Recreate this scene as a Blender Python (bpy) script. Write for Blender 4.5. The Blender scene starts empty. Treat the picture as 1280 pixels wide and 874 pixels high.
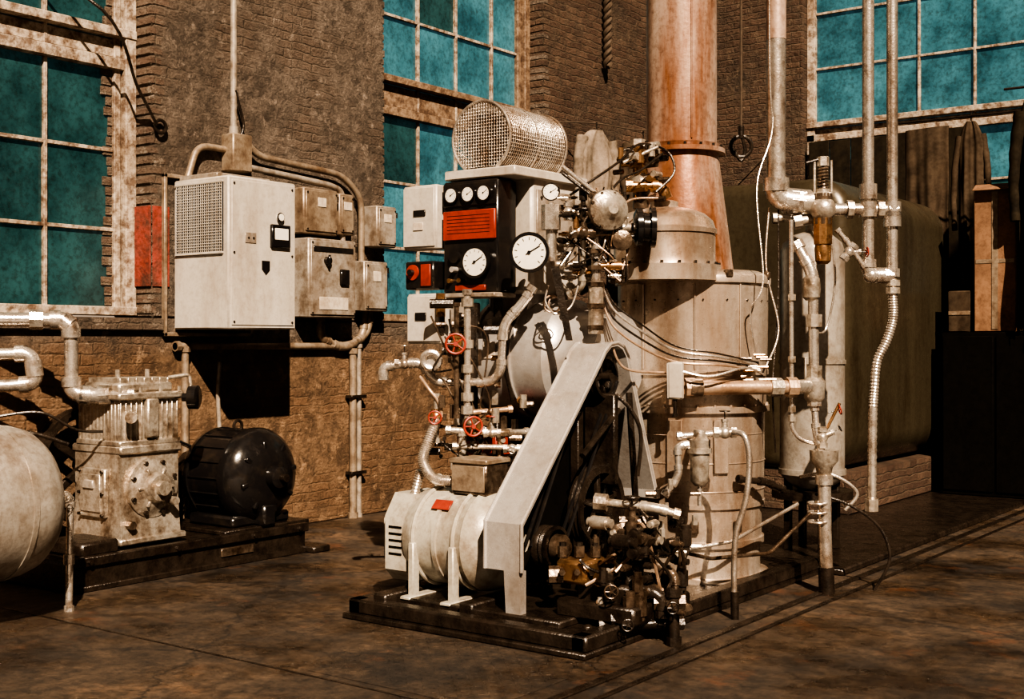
import bpy, bmesh, math, random
from mathutils import Vector, Matrix
random.seed(7)
scene=bpy.context.scene
V=Vector
CA,SA=math.cos(math.radians(36.46)),math.sin(math.radians(36.46))
def T(r,z,d):
    """survey coordinates (metres right of tripod axis, height, distance) -> building coordinates"""
    return V((CA*r-SA*d, SA*r+CA*d, z))
X_,Y_,Z_=V((1,0,0)),V((0,1,0)),V((0,0,1))
FW=V((-SA,CA,0)); RT=V((CA,SA,0))

# ------------------------------------------------------------------ materials
def nodes(name):
    m=bpy.data.materials.new(name); m.use_nodes=True
    nt=m.node_tree; b=nt.nodes['Principled BSDF']
    return m,nt,b
def mk(name,c1,c2=None,scale=6,lo=.42,hi=.66,rough=.5,metal=0,bump=.0,bscale=60,streak=False,grime=.40,spec=.5,emit=0):
    m,nt,b=nodes(name); N=nt.nodes; L=nt.links
    tc=N.new('ShaderNodeTexCoord'); mp=N.new('ShaderNodeMapping')
    L.new(tc.outputs['Object'],mp.inputs['Vector'])
    if streak: mp.inputs['Scale'].default_value=(1,1,.14)
    b.inputs['Metallic'].default_value=metal
    b.inputs['Specular IOR Level'].default_value=spec
    if c2 is None: c2=tuple(x*.7 for x in c1)
    n=N.new('ShaderNodeTexNoise'); n.inputs['Scale'].default_value=scale; n.inputs['Detail'].default_value=8; n.inputs['Roughness'].default_value=.65
    L.new(mp.outputs[0],n.inputs['Vector'])
    r=N.new('ShaderNodeValToRGB'); r.color_ramp.elements[0].position=lo; r.color_ramp.elements[1].position=hi
    r.color_ramp.elements[0].color=(*c1,1); r.color_ramp.elements[1].color=(*c2,1)
    L.new(n.outputs['Fac'],r.inputs['Fac'])
    g=N.new('ShaderNodeTexNoise'); g.inputs['Scale'].default_value=23; g.inputs['Detail'].default_value=10; g.inputs['Roughness'].default_value=.75
    L.new(tc.outputs['Object'],g.inputs['Vector'])
    gr=N.new('ShaderNodeMapRange'); gr.inputs[1].default_value=.46; gr.inputs[2].default_value=.70; gr.inputs[3].default_value=0; gr.inputs[4].default_value=grime
    L.new(g.outputs['Fac'],gr.inputs[0])
    mx=N.new('ShaderNodeMixRGB'); mx.blend_type='MULTIPLY'; mx.inputs[2].default_value=(.28,.19,.13,1)
    L.new(gr.outputs[0],mx.inputs['Fac']); L.new(r.outputs['Color'],mx.inputs[1]); col=mx.outputs[0]
    if grime>0 and not emit:
        g2=N.new('ShaderNodeTexNoise'); g2.inputs['Scale'].default_value=1.7; g2.inputs['Detail'].default_value=10; g2.inputs['Roughness'].default_value=.7
        mp2=N.new('ShaderNodeMapping'); mp2.inputs['Scale'].default_value=(1.6,1.6,.6); L.new(tc.outputs['Object'],mp2.inputs['Vector']); L.new(mp2.outputs[0],g2.inputs['Vector'])
        gr2=N.new('ShaderNodeMapRange'); gr2.inputs[1].default_value=.50; gr2.inputs[2].default_value=.70; gr2.inputs[3].default_value=0; gr2.inputs[4].default_value=min(1,grime*1.5)
        L.new(g2.outputs['Fac'],gr2.inputs[0]); mx2=N.new('ShaderNodeMixRGB'); mx2.blend_type='MULTIPLY'; mx2.inputs[2].default_value=(.45,.33,.24,1)
        L.new(gr2.outputs[0],mx2.inputs['Fac']); L.new(col,mx2.inputs[1]); col=mx2.outputs[0]
    L.new(col,b.inputs['Base Color'])
    mr=N.new('ShaderNodeMapRange'); mr.inputs[1].default_value=.35; mr.inputs[2].default_value=.75
    mr.inputs[3].default_value=rough*.8; mr.inputs[4].default_value=min(1,rough*1.45)
    L.new(g.outputs['Fac'],mr.inputs[0]); L.new(mr.outputs[0],b.inputs['Roughness'])
    if bump>0:
        n2=N.new('ShaderNodeTexNoise'); n2.inputs['Scale'].default_value=bscale; n2.inputs['Detail'].default_value=6
        L.new(tc.outputs['Object'],n2.inputs['Vector'])
        bp=N.new('ShaderNodeBump'); bp.inputs['Strength'].default_value=bump; bp.inputs['Distance'].default_value=.01
        L.new(n2.outputs['Fac'],bp.inputs['Height']); L.new(bp.outputs[0],b.inputs['Normal'])
    if emit:
        L.new(col,b.inputs['Emission Color']); b.inputs['Emission Strength'].default_value=emit
    return m
def wallmat(name,brickA,brickB,mortar,plA,plB,lo,hi,warm=(1,1,1),bump=1.0,brel=.5,soot=.7,pmk=.95):
    m,nt,b=nodes(name); N=nt.nodes; L=nt.links
    g=N.new('ShaderNodeNewGeometry'); sp=N.new('ShaderNodeSeparateXYZ'); L.new(g.outputs['Position'],sp.inputs[0])
    ad=N.new('ShaderNodeMath'); ad.operation='ADD'; L.new(sp.outputs[0],ad.inputs[0]); L.new(sp.outputs[1],ad.inputs[1])
    cb=N.new('ShaderNodeCombineXYZ'); L.new(ad.outputs[0],cb.inputs[0]); L.new(sp.outputs[2],cb.inputs[1])
    def noise(sc,det,ro):
        n=N.new('ShaderNodeTexNoise'); n.inputs['Scale'].default_value=sc; n.inputs['Detail'].default_value=det; n.inputs['Roughness'].default_value=ro
        L.new(g.outputs['Position'],n.inputs['Vector']); return n
    def math_(op,a,bb,c=None):
        x=N.new('ShaderNodeMath'); x.operation=op
        for i,q in enumerate((a,bb,c)):
            if q is None: continue
            if isinstance(q,(int,float)): x.inputs[i].default_value=q
            else: L.new(q,x.inputs[i])
        return x.outputs[0]
    nz=noise(7,6,.65)
    vm=N.new('ShaderNodeVectorMath'); vm.operation='SCALE'; vm.inputs['Scale'].default_value=.075; L.new(nz.outputs['Color'],vm.inputs[0])
    va=N.new('ShaderNodeVectorMath'); va.operation='ADD'; L.new(cb.outputs[0],va.inputs[0]); L.new(vm.outputs[0],va.inputs[1])
    br=N.new('ShaderNodeTexBrick'); L.new(va.outputs[0],br.inputs['Vector'])
    br.inputs['Scale'].default_value=1; br.inputs['Brick Width'].default_value=.225; br.inputs['Row Height'].default_value=.078
    br.inputs['Mortar Size'].default_value=.010; br.inputs['Mortar Smooth'].default_value=.8
    br.inputs['Color1'].default_value=(*brickA,1); br.inputs['Color2'].default_value=(*brickB,1); br.inputs['Mortar'].default_value=(*mortar,1)
    n1=noise(1.1,14,.70)
    r1=N.new('ShaderNodeValToRGB'); r1.color_ramp.elements[0].position=lo; r1.color_ramp.elements[1].position=hi
    L.new(n1.outputs['Fac'],r1.inputs['Fac'])
    n2=noise(5.5,14,.80)
    r2=N.new('ShaderNodeValToRGB'); r2.color_ramp.elements[0].position=.42; r2.color_ramp.elements[1].position=.56
    r2.color_ramp.elements[0].color=(*plA,1); r2.color_ramp.elements[1].color=(*plB,1); L.new(n2.outputs['Fac'],r2.inputs['Fac'])
    mx=N.new('ShaderNodeMixRGB'); L.new(r1.outputs['Color'],mx.inputs['Fac']); L.new(br.outputs['Color'],mx.inputs[1]); L.new(r2.outputs['Color'],mx.inputs[2])
    n4=noise(.8,9,.72); r4=N.new('ShaderNodeMapRange'); r4.inputs[1].default_value=.44; r4.inputs[2].default_value=.64; r4.inputs[3].default_value=.0; r4.inputs[4].default_value=soot; L.new(n4.outputs['Fac'],r4.inputs[0])
    m2=N.new('ShaderNodeMixRGB'); m2.blend_type='MULTIPLY'; m2.inputs[2].default_value=(.46,.41,.36,1); L.new(r4.outputs[0],m2.inputs['Fac']); L.new(mx.outputs[0],m2.inputs[1])
    n5=noise(7,15,.80); r5=N.new('ShaderNodeMapRange'); r5.inputs[1].default_value=.545; r5.inputs[2].default_value=.60; r5.inputs[3].default_value=0; r5.inputs[4].default_value=.75; L.new(n5.outputs['Fac'],r5.inputs[0])
    m3=N.new('ShaderNodeMixRGB'); m3.inputs[2].default_value=(plA[0]*1.55,plA[1]*1.55,plA[2]*1.55,1); L.new(r5.outputs[0],m3.inputs['Fac']); L.new(m2.outputs[0],m3.inputs[1])
    zz=N.new('ShaderNodeMapRange'); zz.inputs[1].default_value=1.62; zz.inputs[2].default_value=1.85; zz.inputs[3].default_value=1; zz.inputs[4].default_value=0
    L.new(math_('MULTIPLY_ADD',n2.outputs['Fac'],.30,sp.outputs[2]),zz.inputs[0])
    m4=N.new('ShaderNodeMixRGB'); m4.blend_type='MULTIPLY'; m4.inputs[2].default_value=(*warm,1); L.new(zz.outputs[0],m4.inputs['Fac']); L.new(m3.outputs[0],m4.inputs[1])
    L.new(m4.outputs[0],b.inputs['Base Color']); b.inputs['Roughness'].default_value=.72; b.inputs['Specular IOR Level'].default_value=.4
    inv=math_('SUBTRACT',1,br.outputs['Fac']); pm=math_('SUBTRACT',1.0,math_('MULTIPLY',r1.outputs['Color'],pmk))
    h=math_('MULTIPLY',math_('MULTIPLY',inv,pm),brel)
    n3=noise(8,15,.76); n6=noise(3.0,8,.65)
    h=math_('MULTIPLY_ADD',n3.outputs['Fac'],3.4,h); h=math_('MULTIPLY_ADD',n6.outputs['Fac'],2.6,h); h=math_('MULTIPLY_ADD',r1.outputs['Color'],.35,h); h=math_('MULTIPLY_ADD',r5.outputs[0],.40,h)
    bp=N.new('ShaderNodeBump'); bp.inputs['Strength'].default_value=bump; bp.inputs['Distance'].default_value=.075
    L.new(h,bp.inputs['Height']); L.new(bp.outputs[0],b.inputs['Normal'])
    return m

M={}
M['silver']=mk('silver_paint',(.56,.53,.50),(.34,.28,.23),4,.50,.80,.30,.58,.12,50,grime=.35)
M['tankm']=mk('tank_aluminium_paint',(.38,.35,.31),(.20,.16,.12),4,.45,.75,.34,.40,.15,40,grime=.55)
M['shell']=mk('boiler_shell_metal',(.58,.50,.42),(.26,.155,.09),2.6,.46,.72,.30,.68,.12,12,streak=True,grime=.55)
M['drum']=mk('drum_metal',(.44,.42,.40),(.28,.23,.19),4,.48,.78,.30,.50,.05,50,grime=.3)
M['pipe']=mk('galvanised_pipe',(.72,.66,.59),(.28,.20,.14),12,.50,.72,.24,.82,.2,80,grime=.65)
M['brass']=mk('brass',(.40,.24,.13),(.16,.08,.04),20,.45,.7,.30,.85,.1,80)
M['copper']=mk('insulated_copper_pipe',(.50,.36,.26),(.24,.14,.08),9,.4,.7,.34,.6,.2,60)
M['iron']=mk('oily_iron',(.034,.025,.019),(.011,.008,.006),10,.4,.65,.27,.3,.35,60)
M['dark']=mk('dark_void',(.005,.004,.003),None,10,.4,.65,.9,0,0,spec=.05)
M['enamel']=mk('black_enamel',(.009,.008,.008),(.022,.017,.013),8,.5,.75,.16,.0,.08,30,grime=0)
M['cab']=mk('cabinet_grey_paint',(.45,.415,.37),(.34,.30,.25),3,.45,.75,.42,.0,.05,60,streak=True,grime=.32)
M['cab2']=mk('cabinet_tarnished',(.35,.31,.265),(.16,.12,.085),8,.45,.7,.40,.3,.1,60,grime=.6)
M['conduit']=mk('conduit_paint',(.27,.215,.16),(.125,.085,.058),8,.45,.7,.42,.3,.1,60,grime=.6)
M['motor']=mk('motor_grey_paint',(.40,.375,.32),(.22,.17,.125),6,.50,.76,.36,.12,.12,60,grime=.5)
M['cast']=mk('cast_aluminium',(.55,.50,.43),(.17,.12,.08),9,.45,.69,.32,.68,.35,45,grime=.7)
M['grease']=mk('greasy_casting',(.18,.135,.10),(.045,.030,.020),12,.4,.65,.27,.65,.35,45,grime=.7)
M['stack']=mk('stack_rusted_steel',(.56,.43,.35),(.21,.09,.045),2.2,.38,.60,.34,.38,.15,30,streak=True,grime=.75)
M['red']=mk('red_paint',(.28,.035,.020),(.17,.022,.014),10,.4,.7,.45)
M['redwall']=mk('red_wall_paint',(.24,.04,.027),(.10,.035,.024),7,.4,.62,.75,0,.9,22,grime=.9)
M['white']=mk('gauge_face',(.72,.69,.62),(.64,.59,.50),6,.4,.7,.4,grime=.1)
M['label']=mk('pale_label',(.52,.46,.38),(.4,.33,.26),20)
M['olive']=mk('tank_grey_green_paint',(.062,.051,.033),(.036,.028,.018),2,.4,.7,.30,.3,.06,30,streak=True,grime=.5)
M['card']=mk('cardboard',(.21,.115,.062),(.12,.062,.032),3,.4,.62,.85,grime=.6)
M['wood']=mk('window_frame_paint',(.42,.36,.29),(.14,.095,.068),11,.42,.60,.6,0,.6,40,grime=.8)
M['woodd']=mk('window_frame_brown',(.22,.155,.105),(.09,.055,.035),11,.42,.60,.6,0,.6,40,grime=.75)
M['glass']=mk('dirty_teal_glass_skyglow',(.014,.052,.068),(.050,.150,.190),1.6,.38,.66,.22,0,.1,5,emit=.44,grime=.75)  # dirty teal pane with added emission standing for the daylit sky
M['glassd']=mk('dirty_green_glass_skyglow',(.007,.025,.027),(.020,.060,.064),1.8,.38,.64,.22,0,.1,6,emit=.38,grime=.75)  # dirty green pane; its colour also glows in place of daylight outside
M['cgrey']=mk('grey_cloth',(.22,.18,.145),(.10,.08,.06),6,.4,.66,.9,spec=.1)
M['cbrown']=mk('brown_cloth',(.060,.044,.031),(.028,.020,.014),6,.4,.66,.9,spec=.1)
M['cdark']=mk('dark_cloth',(.022,.017,.011),(.010,.008,.006),6,.4,.66,.9,spec=.1)
M['rope']=mk('rope_fibre',(.06,.04,.025),None,30,.4,.6,.9)
M['wall']=wallmat('plastered_brick',(.165,.118,.088),(.225,.165,.125),(.15,.115,.085),(.255,.205,.165),(.105,.080,.062),.40,.52,warm=(1.34,1.06,.78),soot=.55,brel=.7)
M['brick']=wallmat('exposed_brick',(.20,.125,.09),(.28,.20,.15),(.24,.19,.14),(.30,.25,.20),(.14,.09,.065),.40,.60)
M['brickd']=wallmat('dark_shade_brick',(.095,.052,.034),(.17,.105,.07),(.115,.082,.055),(.125,.088,.06),(.05,.034,.024),.46,.62,brel=.8)  # dark brick; its colour also carries the shade at the back of the room
# floor
m,nt,b=nodes('oily_floor'); N=nt.nodes; L=nt.links
g=N.new('ShaderNodeNewGeometry')
def fn(sc,det=12,ro=.72):
    n=N.new('ShaderNodeTexNoise'); n.inputs['Scale'].default_value=sc; n.inputs['Detail'].default_value=det; n.inputs['Roughness'].default_value=ro; L.new(g.outputs['Position'],n.inputs['Vector']); return n
n=fn(.9)
r=N.new('ShaderNodeValToRGB'); e=r.color_ramp.elements; e[0].position=.38; e[0].color=(.011,.008,.006,1); e[1].position=.72; e[1].color=(.150,.090,.052,1)
x=e.new(.48); x.color=(.034,.023,.015,1); x=e.new(.60); x.color=(.060,.041,.027,1)
L.new(n.outputs['Fac'],r.inputs['Fac'])
nb=fn(10,15,.84); rb=N.new('ShaderNodeMapRange'); rb.inputs[1].default_value=.40; rb.inputs[2].default_value=.66; rb.inputs[3].default_value=.35; rb.inputs[4].default_value=2.3; L.new(nb.outputs['Fac'],rb.inputs[0])
mm=N.new('ShaderNodeVectorMath'); mm.operation='SCALE'; L.new(r.outputs['Color'],mm.inputs[0]); L.new(rb.outputs[0],mm.inputs['Scale'])
ns=fn(1.9,8,.7); rs=N.new('ShaderNodeMapRange'); rs.inputs[1].default_value=.58; rs.inputs[2].default_value=.68; rs.inputs[3].default_value=0; rs.inputs[4].default_value=.55; L.new(ns.outputs['Fac'],rs.inputs[0])
mr_=N.new('ShaderNodeMixRGB'); mr_.inputs[2].default_value=(.13,.052,.024,1); L.new(rs.outputs[0],mr_.inputs['Fac']); L.new(mm.outputs[0],mr_.inputs[1])
vo=N.new('ShaderNodeTexVoronoi'); vo.feature='DISTANCE_TO_EDGE'; vo.inputs['Scale'].default_value=.5
nz=fn(2.0,10)
va=N.new('ShaderNodeVectorMath'); va.operation='MULTIPLY_ADD'; va.inputs[1].default_value=(.5,.5,.5); L.new(nz.outputs['Color'],va.inputs[0]); L.new(g.outputs['Position'],va.inputs[2]); L.new(va.outputs[0],vo.inputs['Vector'])
cr=N.new('ShaderNodeValToRGB'); cr.color_ramp.elements[0].position=0.0; cr.color_ramp.elements[1].position=.009; L.new(vo.outputs['Distance'],cr.inputs['Fac'])
mx=N.new('ShaderNodeMixRGB'); mx.inputs[1].default_value=(.010,.007,.005,1); L.new(cr.outputs['Color'],mx.inputs['Fac']); L.new(mr_.outputs[0],mx.inputs[2]); L.new(mx.outputs[0],b.inputs['Base Color'])
n7=fn(1.6,8,.6); rr=N.new('ShaderNodeMapRange'); rr.inputs[1].default_value=.40; rr.inputs[2].default_value=.56; rr.inputs[3].default_value=.24; rr.inputs[4].default_value=.70; L.new(n7.outputs['Fac'],rr.inputs[0]); L.new(rr.outputs[0],b.inputs['Roughness'])
n2=fn(16,14,.80)
bp=N.new('ShaderNodeBump'); bp.inputs['Strength'].default_value=1.0; bp.inputs['Distance'].default_value=.020; L.new(n2.outputs['Fac'],bp.inputs['Height']); L.new(bp.outputs[0],b.inputs['Normal'])
M['floor']=m

# ------------------------------------------------------------------ mesh builder
def basis(ax):
    ax=ax.normalized()
    u=ax.cross(Z_) if abs(ax.z)<.9 else ax.cross(X_)
    u.normalize(); return u,ax.cross(u).normalized()
class B:
    def __init__(s): s.v=[];s.f=[];s.mi=[];s.mats=[]
    def m(s,k):
        if k not in s.mats: s.mats.append(k)
        return s.mats.index(k)
    def add(s,vs,fs,k):
        o=len(s.v); i=s.m(k); s.v+= [tuple(p) for p in vs]
        for f in fs: s.f.append(tuple(a+o for a in f)); s.mi.append(i)
    def box(s,c,size,k,bev=.006,rot=None):
        a,b,c2=[x/2 for x in size]; e=min(bev,a*.45,b*.45,c2*.45); c=V(c)
        vs=[];idx={}
        for sx in(-1,1):
            for sy in(-1,1):
                for sz in(-1,1):
                    idx[(sx,sy,sz,2)]=len(vs);vs.append(V((sx*(a-e),sy*(b-e),sz*c2)))
                    idx[(sx,sy,sz,1)]=len(vs);vs.append(V((sx*(a-e),sy*b,sz*(c2-e))))
                    idx[(sx,sy,sz,0)]=len(vs);vs.append(V((sx*a,sy*(b-e),sz*(c2-e))))
        fs=[]
        q=[(-1,-1),(1,-1),(1,1),(-1,1)]
        for sg in(-1,1):
            fs.append([idx[(sg,u,w,0)] for u,w in q]); fs.append([idx[(u,sg,w,1)] for u,w in q]); fs.append([idx[(u,w,sg,2)] for u,w in q])
        for s1 in(-1,1):
            for s2 in(-1,1):
                fs.append([idx[(s1,s2,-1,0)],idx[(s1,s2,1,0)],idx[(s1,s2,1,1)],idx[(s1,s2,-1,1)]])
                fs.append([idx[(s1,-1,s2,0)],idx[(s1,1,s2,0)],idx[(s1,1,s2,2)],idx[(s1,-1,s2,2)]])
                fs.append([idx[(-1,s1,s2,1)],idx[(1,s1,s2,1)],idx[(1,s1,s2,2)],idx[(-1,s1,s2,2)]])
                for s3 in(-1,1): fs.append([idx[(s1,s2,s3,j)] for j in range(3)])
        for i,f in enumerate(fs):
            nn=(vs[f[1]]-vs[f[0]]).cross(vs[f[2]]-vs[f[1]]); cc=sum((vs[j] for j in f),V((0,0,0)))
            if nn.dot(cc)<0: fs[i]=f[::-1]
        if rot is not None: vs=[rot@p for p in vs]
        s.add([p+c for p in vs],fs,k)
    def bb(s,x0,x1,y0,y1,z0,z1,k,bev=.006):
        s.box(((x0+x1)/2,(y0+y1)/2,(z0+z1)/2),(x1-x0,y1-y0,z1-z0),k,max(bev,.0005))
    def lathe(s,o,ax,prof,k,seg=28,cap=True):
        o=V(o);ax=V(ax).normalized();u,w=basis(ax);vs=[];fs=[]
        for t,r in prof:
            for i in range(seg):
                a=2*math.pi*i/seg; vs.append(o+ax*t+(u*math.cos(a)+w*math.sin(a))*r)
        for j in range(len(prof)-1):
            for i in range(seg):
                i2=(i+1)%seg; fs.append((j*seg+i,j*seg+i2,(j+1)*seg+i2,(j+1)*seg+i))
        if cap: fs.append(tuple(range(seg))[::-1]); fs.append(tuple(range((len(prof)-1)*seg,len(prof)*seg)))
        s.add(vs,fs,k)
    def cyl(s,p0,p1,r,k,r1=None,seg=20):
        p0=V(p0);p1=V(p1);s.lathe(p0,p1-p0,[(0,r),((p1-p0).length,r if r1 is None else r1)],k,seg)
    def sph(s,c,r,k,seg=18,sq=1.0,ax=Z_):
        prof=[(-r*sq*math.cos(math.pi*i/10),max(r*math.sin(math.pi*i/10),1e-4)) for i in range(11)]
        s.lathe(c,ax,prof,k,seg)
    def torus(s,c,ax,R,r,k,seg=28,ms=8):
        c=V(c);ax=V(ax).normalized();u,w=basis(ax);vs=[];fs=[]
        for i in range(seg):
            a=2*math.pi*i/seg;d=u*math.cos(a)+w*math.sin(a)
            for j in range(ms):
                b=2*math.pi*j/ms; vs.append(c+d*(R+r*math.cos(b))+ax*r*math.sin(b))
        for i in range(seg):
            for j in range(ms): fs.append((i*ms+j,((i+1)%seg)*ms+j,((i+1)%seg)*ms+(j+1)%ms,i*ms+(j+1)%ms))
        s.add(vs,fs,k)
    def sweep(s,pts,r,k,seg=10):
        pts=[V(p) for p in pts];n=len(pts)
        if n<2:return
        t0=(pts[1]-pts[0]).normalized();u,w=basis(t0);vs=[];fs=[]
        for i,p in enumerate(pts):
            t=(pts[min(i+1,n-1)]-pts[max(i-1,0)])
            t=t.normalized() if t.length>1e-9 else t0
            u=(u-t*u.dot(t)).normalized(); w=t.cross(u)
            rr=r[i] if isinstance(r,list) else r
            for j in range(seg):
                a=2*math.pi*j/seg; vs.append(p+(u*math.cos(a)+w*math.sin(a))*rr)
        for i in range(n-1):
            for j in range(seg): fs.append((i*seg+j,i*seg+(j+1)%seg,(i+1)*seg+(j+1)%seg,(i+1)*seg+j))
        fs.append(tuple(range(seg))[::-1]);fs.append(tuple(range((n-1)*seg,n*seg)))
        s.add(vs,fs,k)
    def pipe(s,pts,r,k,bend=None,fit=True,seg=12,kf=None):
        pts=[V(p) for p in pts];bend=r*2.2 if bend is None else bend;kf=kf or k
        out=[pts[0]]
        for i in range(1,len(pts)-1):
            p=pts[i];a=(pts[i-1]-p);b=(pts[i+1]-p);l=min(bend,a.length*.45,b.length*.45);a.normalize();b.normalize()
            p1=p+a*l;p2=p+b*l
            for j in range(7):
                t=j/6; out.append(p1*(1-t)**2+p*2*t*(1-t)+p2*t*t)
            if fit:
                for d,q in((a,p1),(b,p2)): s.cyl(q-d*r*.5,q+d*r*.9,r*1.38,kf,seg=seg)
                mid=[p1*(1-t)**2+p*2*t*(1-t)+p2*t*t for t in(0,.17,.33,.5,.67,.83,1)]
                s.sweep(mid,r*1.22,kf,seg)
        out.append(pts[-1]); s.sweep(out,r,k,seg)
        if fit:
            for q,d in((pts[0],pts[1]-pts[0]),(pts[-1],pts[-2]-pts[-1])):
                d=d.normalized(); s.cyl(q,q+d*r*1.5,r*1.4,kf,seg=8)
    def curve(s,pts,r,k,seg=8,n=8,corr=0):
        pts=[V(p) for p in pts];P=[pts[0]]+pts+[pts[-1]];out=[]
        for i in range(1,len(P)-2):
            for j in range(n):
                t=j/n;a,b,c,d=P[i-1],P[i],P[i+1],P[i+2]
                out.append(.5*((2*b)+(c-a)*t+(2*a-5*b+4*c-d)*t*t+(3*b-a-3*c+d)*t**3))
        out.append(pts[-1])
        rr=r if not corr else [r*(1+corr*(i%2)) for i in range(len(out))]
        s.sweep(out,rr,k,seg)
    def prism(s,pts,ext,k):
        pts=[V(p) for p in pts];n=len(pts);ext=V(ext)
        fs=[tuple(range(n))[::-1],tuple(range(n,2*n))]+[(i,(i+1)%n,(i+1)%n+n,i+n) for i in range(n)]
        s.add(pts+[p+ext for p in pts],fs,k)
    def wheel(s,c,ax,R,k,r=None,stem=0,spokes=5,ks='iron'):
        c=V(c);ax=V(ax).normalized();r=r or R*.13;s.torus(c,ax,R,r,k);u,w=basis(ax)
        s.cyl(c-ax*r,c+ax*r*1.5,R*.25,k,seg=10)
        for i in range(spokes):
            a=2*math.pi*i/spokes;s.cyl(c,c+(u*math.cos(a)+w*math.sin(a))*R,r*.7,k,seg=6)
        if stem:s.cyl(c-ax*stem,c,R*.13,ks,seg=8)
    def valve(s,c,pax,sax,r,k,kw='red',wr=None,L=None):
        c=V(c);pax=V(pax).normalized();sax=V(sax).normalized();L=L or r*2.4
        s.sph(c,r*1.35,k);s.cyl(c-pax*L,c-pax*L*.55,r*1.3,k,seg=6);s.cyl(c+pax*L*.55,c+pax*L,r*1.3,k,seg=6)
        s.cyl(c-pax*L*.6,c+pax*L*.6,r*1.0,k)
        s.cyl(c,c+sax*r*2.4,r*.85,k,r*.6,seg=10);s.cyl(c+sax*r*2.3,c+sax*r*2.9,r*.8,k,seg=6)
        s.wheel(c+sax*r*4.6,sax,wr or r*2,kw,stem=r*2)
    def gauge(s,c,nrm,R,rim='enamel'):
        c=V(c);nrm=V(nrm).normalized()
        s.lathe(c-nrm*R*.5,nrm,[(0,R*.9),(0,R*1.0),(R*.45,R*1.12),(R*.6,R*1.12),(R*.6,R*.95),(R*.5,R*.93)],rim,28)
        s.cyl(c,c+nrm*R*.06,R*.93,'white',seg=28)
        up=Z_; sd=up.cross(nrm).normalized()
        for i in range(11):
            a=math.radians(-135+27*i);d=sd*math.sin(a)+up*math.cos(a)
            s.cyl(c+nrm*R*.07+d*R*.68,c+nrm*R*.07+d*R*.84,R*.025,'enamel',seg=4)
        a=math.radians(60);d=sd*math.sin(a)+up*math.cos(a)
        s.cyl(c+nrm*R*.1-d*R*.2,c+nrm*R*.1+d*R*.7,R*.035,'enamel',seg=4);s.cyl(c+nrm*R*.06,c+nrm*R*.14,R*.1,'enamel',seg=10)
    def bolts(s,c,ax,R,n,r,h,k='iron'):
        c=V(c);ax=V(ax).normalized();u,w=basis(ax)
        for i in range(n):
            a=2*math.pi*(i+.5)/n;p=c+(u*math.cos(a)+w*math.sin(a))*R;s.cyl(p,p+ax*h,r,k,seg=6)
    def done(s,name,parent=None,smooth=True,angle=38):
        me=bpy.data.meshes.new(name)
        P=[V(p) for p in s.v]
        lo=[min(p[i] for p in P) for i in range(3)];hi=[max(p[i] for p in P) for i in range(3)]
        o=V(((lo[0]+hi[0])/2,(lo[1]+hi[1])/2,lo[2]))
        me.from_pydata([tuple(p-o) for p in P],[],s.f);me.update()
        for k in s.mats: me.materials.append(M[k])
        me.polygons.foreach_set('material_index',s.mi)
        bm=bmesh.new();bm.from_mesh(me);bmesh.ops.recalc_face_normals(bm,faces=bm.faces);bm.to_mesh(me);bm.free()
        if smooth:
            me.polygons.foreach_set('use_smooth',[True]*len(me.polygons));me.set_sharp_from_angle(angle=math.radians(angle))
        ob=bpy.data.objects.new(name,me);scene.collection.objects.link(ob);ob.location=o
        if parent:
            ob.parent=parent;ob.matrix_parent_inverse=Matrix.Translation(parent.location).inverted()
        return ob
def empty(name,loc):
    e=bpy.data.objects.new(name,None);e.location=loc;scene.collection.objects.link(e);e.empty_display_size=.2;return e

# ------------------------------------------------------------------ room
XA=-8.09; YB=14.7; TOP=7.2
b=B(); b.bb(-9,6,-4,15.2,-.2,0,'floor',0); b.done('floor',smooth=False)
b=B()
b.bb(XA-.5,XA,-1,YB,0,1.80,'wall',.01)
b.bb(XA-.5,XA,6.22,8.90,1.80,TOP,'wall',.02)
b.bb(XA-.5,XA,11.55,YB,1.80,TOP,'brickd',.02)
b.bb(XA-.5,XA,-1,3.4,1.80,TOP,'wall',.01)
b.bb(XA-.5,XA,3.4,6.22,6.4,TOP,'wall',.01); b.bb(XA-.5,XA,8.9,11.55,6.4,TOP,'wall',.01)
z=1.83
while z<6.3:
    def ww(): return random.choice([.06,.09,.12,.17,.11])*random.uniform(.7,1.2)
    q=random.uniform(.0,.012)
    b.bb(XA-.30,XA+random.uniform(.001,.006),6.215-q,6.22+ww(),z,z+.068,'brick',.020)
    b.bb(XA-.05,XA+random.uniform(.001,.005),8.90-ww()*.4,8.902+random.uniform(0,.006),z,z+.068,'wall',.020)
    b.bb(XA-.30,XA+random.uniform(.001,.004),11.547-random.uniform(0,.006),11.6+ww()*.6,z,z+.072,'brickd' if random.random()<.5 else 'wall',.020)
    z+=.078
b.done('wall_left',smooth=False)
b=B(); b.bb(XA+.007,XA+.014,6.215,6.375,2.05,2.68,'redwall',.003); b.bb(XA-.20,XA+.012,6.190,6.201,2.05,2.68,'redwall',.003)
b.done('painted_sign_panel',smooth=False)
b=B(); b.bb(XA+.002,XA+.05,3.6,6.30,1.70,1.80,'wall',.02); b.done('trim_1',smooth=False)
b=B()
b.bb(XA-.5,6,YB,YB+.5,0,2.1,'brickd',.01)
b.bb(XA-.5,-6.38,YB,YB+.5,2.1,TOP,'brickd',.01)
b.bb(-3.0,6,YB,YB+.5,2.1,TOP,'brickd',.01); b.bb(-6.38,-3,YB,YB+.5,6.5,TOP,'brickd',.01)
b.done('wall_back',smooth=False)
b=B(); b.bb(3.0,3.4,7.72,YB,0,11,'brickd',.01); b.done('shade_wall_right',smooth=False)  # unseen wall, placed and sized to shade the tank and back wall

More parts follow.
